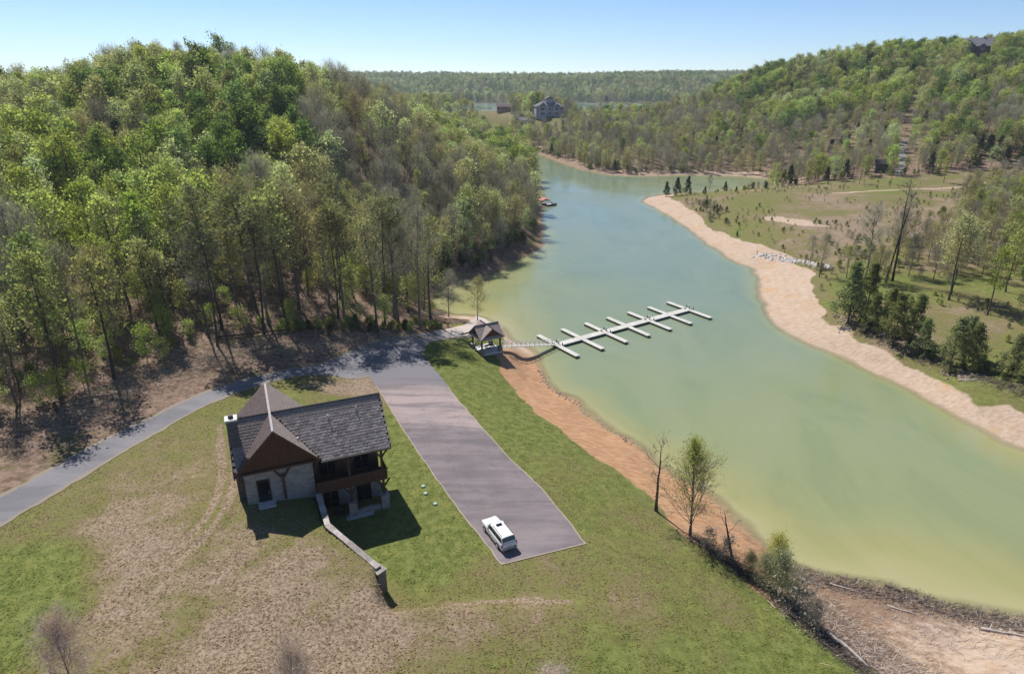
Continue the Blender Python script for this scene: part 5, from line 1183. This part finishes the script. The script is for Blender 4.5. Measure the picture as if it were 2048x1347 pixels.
# more singles and brush on the meadow's edge
SRC = {}
for o in bpy.data.objects:
    if o.type == 'MESH' and o.data.name not in SRC and any(o.data in (w, c) for _, w, c in VAR): SRC[o.data.name] = o
def ensure(v):
    """every kind scattered in the woods also stands once as a tree of its own"""
    if VAR[v][1].name in SRC: return
    k = [i for i in range(len(FT)) if vari[i] == v and not single[i]]
    return k[0] if k else None
FR = [(fx[i], fy[i], fz[i] - 0.15, fh[i] / 20, rotz[i], vari[i]) for i in range(len(FT)) if not single[i]]
need = [v for v in sorted(set([r[5] for r in FR + US])) if VAR[v][1].name not in SRC]
for v in need:
    if VAR[v][0] == 'sapling':
        x, y = (-52.0, 116.0) if VAR[v][2].materials[0].name == 'leaf_lime' else (-44.0, 120.5)
        t_ = make_tree('sapling', v, x, y, hz(x, y), 5.5, 0.3, 'young ' + ('lime green' if x < -50 else 'olive') + ' sapling at the foot of the roadside trees', 'sapling', None)
    else:
        r = [q for q in US + FR if q[5] == v][0]; mt = VAR[v][2].materials[0].name
        lb = dict(leaf_shrub='low olive bush at the edge of the roadside pines', leaf_lime='low lime green bush at the edge of the roadside pines', needle_dark='low dark evergreen bush at the edge of the roadside pines').get(mt, 'grey twiggy bush at the edge of the roadside pines')
        t_ = make_tree('shrub', v, r[0], r[1], r[2], r[3] * 20, r[4], lb, 'shrub', None)
    for q in t_.children: SRC[q.data.name] = q
scatter_object('forest', FR); scatter_object('undergrowth', US)

# ------------------------------------------------------------------ houses in the distance
def far_house(name, label, x, y, z, rz, w, d, h, rh, wall, roofm, nwin=4, storeys=2, hip=False, gables=()):
    t = thing(name, label, 'house', (x, y, z), rz)
    MB().box(-w / 2, w / 2, -d / 2, d / 2, -3, h).build('wall', wall, t)
    e = 0.7
    if hip:
        mb = MB(); a = w / 2 + e; b_ = d / 2 + e; k = max(0.5, a - b_)
        mb.v = [(-a, -b_, h), (a, -b_, h), (a, b_, h), (-a, b_, h), (-k, 0, h + rh), (k, 0, h + rh)]
        mb.f = [(0, 1, 5, 4), (1, 2, 5), (2, 3, 4, 5), (3, 0, 4), (3, 2, 1, 0)]
        mb.build('roof', roofm, t)
    else:
        MB().prism([(-w / 2 - e, -d / 2 - e, h + 0.003), (-w / 2 - e, d / 2 + e, h + 0.003), (-w / 2 - e, 0, h + rh)], (w + 2 * e, 0, 0)).build('roof', roofm, t)
    for (gx_, gw_, gh_, gd_) in gables:
        MB().box(gx_ - gw_ / 2, gx_ + gw_ / 2, -d / 2 - gd_, -d / 2 + 0.5, -3, gh_).build('bay', wall, t)
        MB().prism([(gx_ - gw_ / 2 - e, -d / 2 - gd_ - e, gh_ + 0.003), (gx_ + gw_ / 2 + e, -d / 2 - gd_ - e, gh_ + 0.003), (gx_, -d / 2 - gd_ - e, gh_ + gw_ * 0.5)], (0, d / 2 + gd_ + e, 0)).build('gable_roof', roofm, t)
        for st in range(storeys):
            o = MB().box(gx_ - gw_ * 0.25, gx_ + gw_ * 0.25, -d / 2 - gd_ - 0.08, -d / 2 - gd_ + 0.02, 0.8 + st * h / storeys, 0.8 + st * h / storeys + 1.7).build('window', 'glass', t)
            MB().box(gx_ - gw_ * 0.25 - 0.15, gx_ + gw_ * 0.25 + 0.15, -d / 2 - gd_ - 0.14, -d / 2 - gd_ + 0.01, 0.55 + st * h / storeys, 0.78 + st * h / storeys).build('sill', 'white', o)
    for st in range(storeys):
        for k in range(nwin):
            xx = -w / 2 + w * (k + 0.5) / nwin
            if any(abs(xx - g_[0]) < g_[1] / 2 + 0.6 for g_ in gables): continue
            o = MB().box(xx - 0.8, xx + 0.8, -d / 2 - 0.07, -d / 2 + 0.02, 0.8 + st * h / storeys, 0.8 + st * h / storeys + 1.7).build('window', 'glass', t)
            MB().box(xx - 0.95, xx + 0.95, -d / 2 - 0.12, -d / 2 + 0.01, 0.58 + st * h / storeys, 0.78 + st * h / storeys).build('sill', 'white', o)
    MB().box(w * 0.22, w * 0.22 + 1.2, -0.6, 0.6, h, h + rh + 1.2).build('chimney', 'darkstone', t)
    return t
fhz = hz(32, 592)
t_ = far_house('lake_house', 'large grey many gabled house on the far peninsula', 32, 597, fhz, 0.1, 24, 14, 7.4, 4.6, 'siding', 'greyroof', 7, 2, True, ((-6.8, 6.5, 7.6, 2.5), (5.5, 5.6, 7.0, 2.0)))
MB().box(-3.2, 3.2, -3, 3, 10.2, 13.6).build('lookout_tower', 'siding', t_)
MB().prism([(-4, -3.8, 13.603), (4, -3.8, 13.603), (0, -3.8, 15.4)], (0, 7.6, 0)).build('tower_roof', 'greyroof', t_)
far_house('garage_building', 'small white building with dark windows beside the big grey house', 11, 588, hz(11, 588), 0.05, 10, 8, 4.5, 2.2, 'white', 'greyroof', 3, 1)
far_house('lake_cottage', 'low cottage with pale hipped roof among trees beyond the big grey house', 78, 645, hz(78, 645) + 1.5, 0.2, 14, 10, 4.0, 4.0, 'siding', 'tanroof', 4, 1, True)
far_house('long_cottage', 'long low tan cottage behind the big grey house', -4, 640, hz(-4, 640) + 1.0, 0.0, 20, 9, 3.5, 2.5, 'tanroof', 'brownhouse', 6, 1)
far_house('hilltop_house', 'dark brown gabled house high on the crest of the green hill', 358, 550, hz(358, 548) + 2, -0.55, 20, 13, 7.0, 6.0, 'brownhouse', 'greyroof', 5, 2, False, ((-4.5, 8, 7.5, 2.5), (5.0, 5.0, 6.5, 1.5)))
far_house('hill_house', 'house with pinkish tan roof half hidden in treetops on the big wooded hill', -112, 262, hz(-112, 262) + 2.6, 0.45, 9, 7, 5.2, 3.0, 'siding', 'tanroof', 3, 2)
sh = far_house('cabin', 'small dark cabin beside the track below the green hill', 184, 330, hz(184, 330), -0.4, 7, 5, 4.2, 2.0, 'brownhouse', 'roofdark', 2, 1)

# track up the right-hand hill
TK = TRACK[1:4]; TL = [(x - 1.5, y + 0.8) for x, y in TK]; TR = [(x + 1.5, y - 0.8) for x, y in TK]
strip('hill_track', TL, TR, 120, 8, 0.12, 'roadtar', wob=0.8)

# small dock with red canopy under the trees
bd = thing('boat_shelter', 'small lakeside dock under a faded red canopy at the foot of the wooded slope', 'boat shelter', (15.2, 305, 0), 0.25)
MB().box(-3.5, 3.5, -3.5, 3.5, 0.25, 0.5).build('deck', 'siding', bd)
for sx in (-1, 1):
    for sy in (-1, 1): MB().beam((sx * 3, sy * 3, -1), (sx * 3, sy * 3, 3.2), 0.18).build('post', 'darkmetal', bd)
MB().prism([(-4, -4, 3.2), (4, -4, 3.2), (4, -4, 3.35), (0, -4, 4.6), (-4, -4, 3.35)], (0, 8, 0)).build('canopy', 'redroof', bd)
bd.scale = (0.62, 0.62, 0.62)
bo = thing('motorboat', 'small dark motorboat moored beside the red canopied dock', 'boat', (18.2, 301.5, 0.05), 0.6)
MB().prism([(-3.0, -1.1, 0.0), (1.6, -1.1, 0.0), (3.2, 0, 0.1), (1.6, 1.1, 0.0), (-3.0, 1.1, 0.0)], (0, 0, 0.75)).build('hull', 'darkmetal', bo)
MB().box(-2.6, 1.0, -0.8, 0.8, 0.752, 0.85).build('seating', 'white', bo)
MB().prism([(0.4, -0.75, 0.853), (0.4, 0.75, 0.853), (-0.1, 0.7, 1.5), (-0.1, -0.7, 1.5)], (0.06, 0, 0)).build('windscreen', 'glass', bo)

# ------------------------------------------------------------------ driftwood, logs, rocks
lg = random.Random(3)
def log(x0, y0, x1, y1, r, mat, label, branches=2, dz=0.0, group='driftwood logs on the shores'):
    z0 = hz(x0, y0) + r * 0.7 + dz; z1 = hz(x1, y1) + r * 0.7 + dz
    t = thing('driftwood_log', label, 'log', (x0, y0, z0), 0, group)
    P = [Vector((0, 0, 0)).lerp(Vector((x1 - x0, y1 - y0, z1 - z0)), k / 5) + Vector((lg.gauss(0, r * .5), lg.gauss(0, r * .5), lg.gauss(0, r * .2))) for k in range(6)]
    MB().tube(P, [r * (1.15 - 0.11 * k) for k in range(6)], 8).build('stem', mat, t, True)
    for k in range(branches):
        p = P[1 + lg.randrange(4)]; q = p + Vector((lg.uniform(-1, 1), lg.uniform(-1, 1), lg.uniform(0.1, 0.7))) * r * 5
        MB().tube([p, (p + q) / 2 + Vector((0, 0, r * .5)), q], [r * .45, r * .35, r * .15], 5).build('branch', mat, t, True)
    return t
log(32.5, 50.8, 34.6, 46.6, 0.20, 'drift', 'long bleached white log lying at the grass edge of the debris slope', 3)
log(31.2, 49.4, 33.2, 46.4, 0.13, 'darkwood', 'dark log lying alongside the bleached white log', 2)
log(50.6, 53.6, 55.5, 51.8, 0.17, 'drift', 'bleached forked log on the pale sand by the water', 4)
log(42.2, 56.5, 44.6, 55.2, 0.10, 'drift', 'short bleached stick in the dark wrack', 1)
log(37.6, 60.3, 40.2, 58.9, 0.10, 'drift', 'thin bleached log in the dark wrack nearest the yellow bush', 1)
log(44.2, 60.4, 45.6, 59.2, 0.14, 'darkwood', 'black stump lying half in the yellow shallows', 4)
log(46.0, 59.0, 48.4, 59.6, 0.10, 'darkwood', 'black branch sticking into the yellow shallows', 4)
log(79.8, 131.5, 83.2, 129.0, 0.28, 'drift', 'fallen trunk lying below the dark hollow on the opposite bank', 2)
log(83.5, 110.0, 86.2, 108.2, 0.18, 'drift', 'tangled driftwood log on the opposite clay bank', 4)
log(78.0, 133.8, 80.5, 131.8, 0.2, 'darkwood', 'dark root mass at the foot of the split topped pine', 4)
log(-55.5, 112.5, -39.0, 122.5, 0.16, 'bark', 'long fallen trunk lying among the roadside pines', 2, 0.3)
log(-48.0, 110.0, -43.5, 113.4, 0.15, 'bark', 'short fallen limb in the leaf litter beside the road bend', 3)
log(-68.0, 86.0, -66.0, 83.5, 0.18, 'bark', 'broken stump leaning in the woods by the lower road', 2)
log(-11.6, 131.6, -5.4, 136.2, 0.13, 'darkwood', 'dark timber pole lying across the boat ramp', 0)

def flat_debris(name, pts, n, jit, lmin, lmax, w, mat, seed):
    g = np.random.default_rng(seed); P = resample(pts, 500)[g.integers(0, 500, n)] + g.normal(0, 1, (n, 2)) * jit
    m = sd_lake(P[:, 0], P[:, 1]) > -0.8; P = P[m]; n = len(P); a = g.normal(0.3, 0.8, n); L = g.uniform(lmin, lmax, n)
    Q = P + np.stack([np.cos(a), np.sin(a)], -1) * L[:, None]
    z0 = np.maximum(height(P[:, 0], P[:, 1]), 0) + g.uniform(0.02, 0.12, n); z1 = np.maximum(height(Q[:, 0], Q[:, 1]), 0) + g.uniform(0.02, 0.25, n)
    V, F = sliver_quads(np.column_stack([P, z0]), np.column_stack([Q, z1]), w, g)
    return tag(link(name, np_mesh(name, V, F, mat, face_attrs=dict(lr=g.uniform(0, 1, len(F))))), kind='stuff')
WR = [(34, 62.5), (37, 60.6), (40, 60), (43, 58.5), (45, 58.3), (49, 56.2), (55, 54.2), (62, 50)]
M['wrack'] = leaf_mat('wrack', (0.15, 0.115, 0.10), 0.0, 0.5); M['reed'] = leaf_mat('dead_reed', (0.40, 0.31, 0.24), 0.0, 0.5)
flat_debris('wrack_debris', WR, 4200, 1.15, 0.15, 0.8, 0.032, 'wrack', 1)
flat_debris('driftwood_debris', WR + [(48, 51), (40, 54), (34, 54)], 1600, 1.8, 0.3, 1.4, 0.022, 'drift', 2)
flat_debris('reed_litter', [(31, 57), (34, 52), (37, 47), (40, 43)], 5200, 1.9, 0.3, 1.3, 0.02, 'reed', 3)
flat_debris('twig_litter', [(22.5, 65.5), (25, 61.5), (28.5, 57.5), (31, 51), (34, 45.5)], 4200, 0.75, 0.3, 1.2, 0.025, 'wrack', 4)
flat_debris('bank_litter', [(77, 136), (80, 129), (84, 118), (88, 106), (93, 97)], 2600, 1.1, 0.3, 1.4, 0.04, 'wrack', 6)
flat_debris('forest_litter', [(-66, 80), (-60, 95), (-50, 111), (-40, 114), (-30, 121), (-20, 129)], 5000, 2.2, 0.3, 1.8, 0.03, 'reed', 7)

def rocks(name, pts, n, jit, rmin, rmax, seed, mat='rock'):
    g = np.random.default_rng(seed); P = resample(pts, 300)[g.integers(0, 300, n)] + g.normal(0, 1, (n, 2)) * jit; z = height(P[:, 0], P[:, 1])
    base = np.array([(-1, -1, -.6), (1, -1, -.6), (1, 1, -.6), (-1, 1, -.6), (-.7, -.6, .6), (.6, -.7, .5), (.7, .6, .65), (-.6, .7, .55)], float)
    fq = np.array([(0, 1, 5, 4), (1, 2, 6, 5), (2, 3, 7, 6), (3, 0, 4, 7), (4, 5, 6, 7)]); Vs = []; Fs = []
    for i in range(n):
        a = g.uniform(0, 6.28); r = g.uniform(rmin, rmax); b_ = base * (1 + g.normal(0, .18, base.shape)) * r
        c_, s_ = math.cos(a), math.sin(a); Vs.append(np.stack([b_[:, 0] * c_ - b_[:, 1] * s_ + P[i, 0], b_[:, 0] * s_ + b_[:, 1] * c_ + P[i, 1], b_[:, 2] + z[i] + r * .3], -1)); Fs.append(fq + 8 * i)
    return tag(link(name, np_mesh(name, np.concatenate(Vs), np.concatenate(Fs), mat)), kind='stuff')
rocks('riprap_rubble', [(80, 206), (84, 199), (88, 192), (92, 183)], 220, 1.0, 0.15, 0.5, 1)
rocks('bank_rubble', [(77.5, 146), (79, 138)], 90, 1.2, 0.12, 0.35, 2, 'brownrock')
rocks('shore_rubble', [(19.6, 92), (12.5, 105), (7.3, 113), (5.2, 121)], 200, 0.45, 0.05, 0.16, 3, 'brownrock')
rocks('bank_gravel', [(86, 109), (84, 113)], 60, 0.9, 0.1, 0.28, 4, 'brownrock')

# ------------------------------------------------------------------ tufts of grass on the near lawn
gg = np.random.default_rng(9); n = 200000
ty = 33 + (122 - 33) * gg.uniform(0, 1, n) ** 1.5; tx = gg.uniform(-0.95, 0.62, n) * (ty + 12)
ok = fbm(tx, ty, 1.6, 61) + 0.55 * gg.uniform(size=n) > 0.72
tx, ty = tx[ok], ty[ok]
for P in PAVED: k = ~inside(tx, ty, P); tx, ty = tx[k], ty[k]
c_, s_ = math.cos(-HTH), math.sin(-HTH); uu = (tx - HX) * c_ - (ty - HY) * s_; vv = (tx - HX) * s_ + (ty - HY) * c_
k = ~((uu > -0.6) & (uu < 16.5) & (vv > -2) & (vv < 11.2)) & ~inside(tx, ty, FLOOR) & (np.hypot(tx - PX, ty - PY) > 4)
tx, ty = tx[k], ty[k]; sd_ = sd_lake(tx, ty) + (fbm(tx, ty, 6, 8, 4) - 0.5) * 3.0
k = (sd_ > idw(tx, ty, CLAYW) * 0.98) & (seg_dist(tx, ty, WALLPTS) > 0.5); tx, ty = tx[k], ty[k]; n = len(tx)
tz = height(tx, ty); lu = idw(tx, ty, LUSH)
A = gg.uniform(0, 6.28, n); hh = gg.uniform(0.02, 0.075, n); ww = gg.uniform(0.04, 0.12, n); le = gg.normal(0, 0.12, (n, 2))
Vg = np.stack([np.stack([tx - np.cos(A) * ww, ty - np.sin(A) * ww, tz - 0.02], -1), np.stack([tx + np.cos(A) * ww, ty + np.sin(A) * ww, tz - 0.02], -1),
               np.stack([tx + np.cos(A) * ww * .7 + le[:, 0], ty + np.sin(A) * ww * .7 + le[:, 1], tz + hh], -1), np.stack([tx - np.cos(A) * ww * .7 + le[:, 0], ty - np.sin(A) * ww * .7 + le[:, 1], tz + hh], -1)], 1).reshape(-1, 3)
z4 = np.zeros(4 * n); jl = np.repeat(lu + gg.normal(0, 0.16, n), 4)
tag(link('grass', np_mesh('grass', Vg, np.arange(4 * n).reshape(-1, 4), 'blades', dict(lush=jl, clay=z4, forest=z4, orange=z4, debris=z4, wet=z4))), kind='stuff')
print('tufts', n)

# ------------------------------------------------------------------ the air
hb = MB().box(-3900, 3900, -120, 2950, -6, 170)
m, nt, out = mat_new('haze'); pvn = nt.nodes.new('ShaderNodeVolumePrincipled')
pvn.inputs['Color'].default_value = (0.80, 0.88, 1.0, 1); pvn.inputs['Density'].default_value = 0.00011; pvn.inputs['Anisotropy'].default_value = 0.3
nt.links.new(pvn.outputs[0], out.inputs['Volume']); M['haze'] = m
tag(hb.build('haze', 'haze'), kind='stuff')
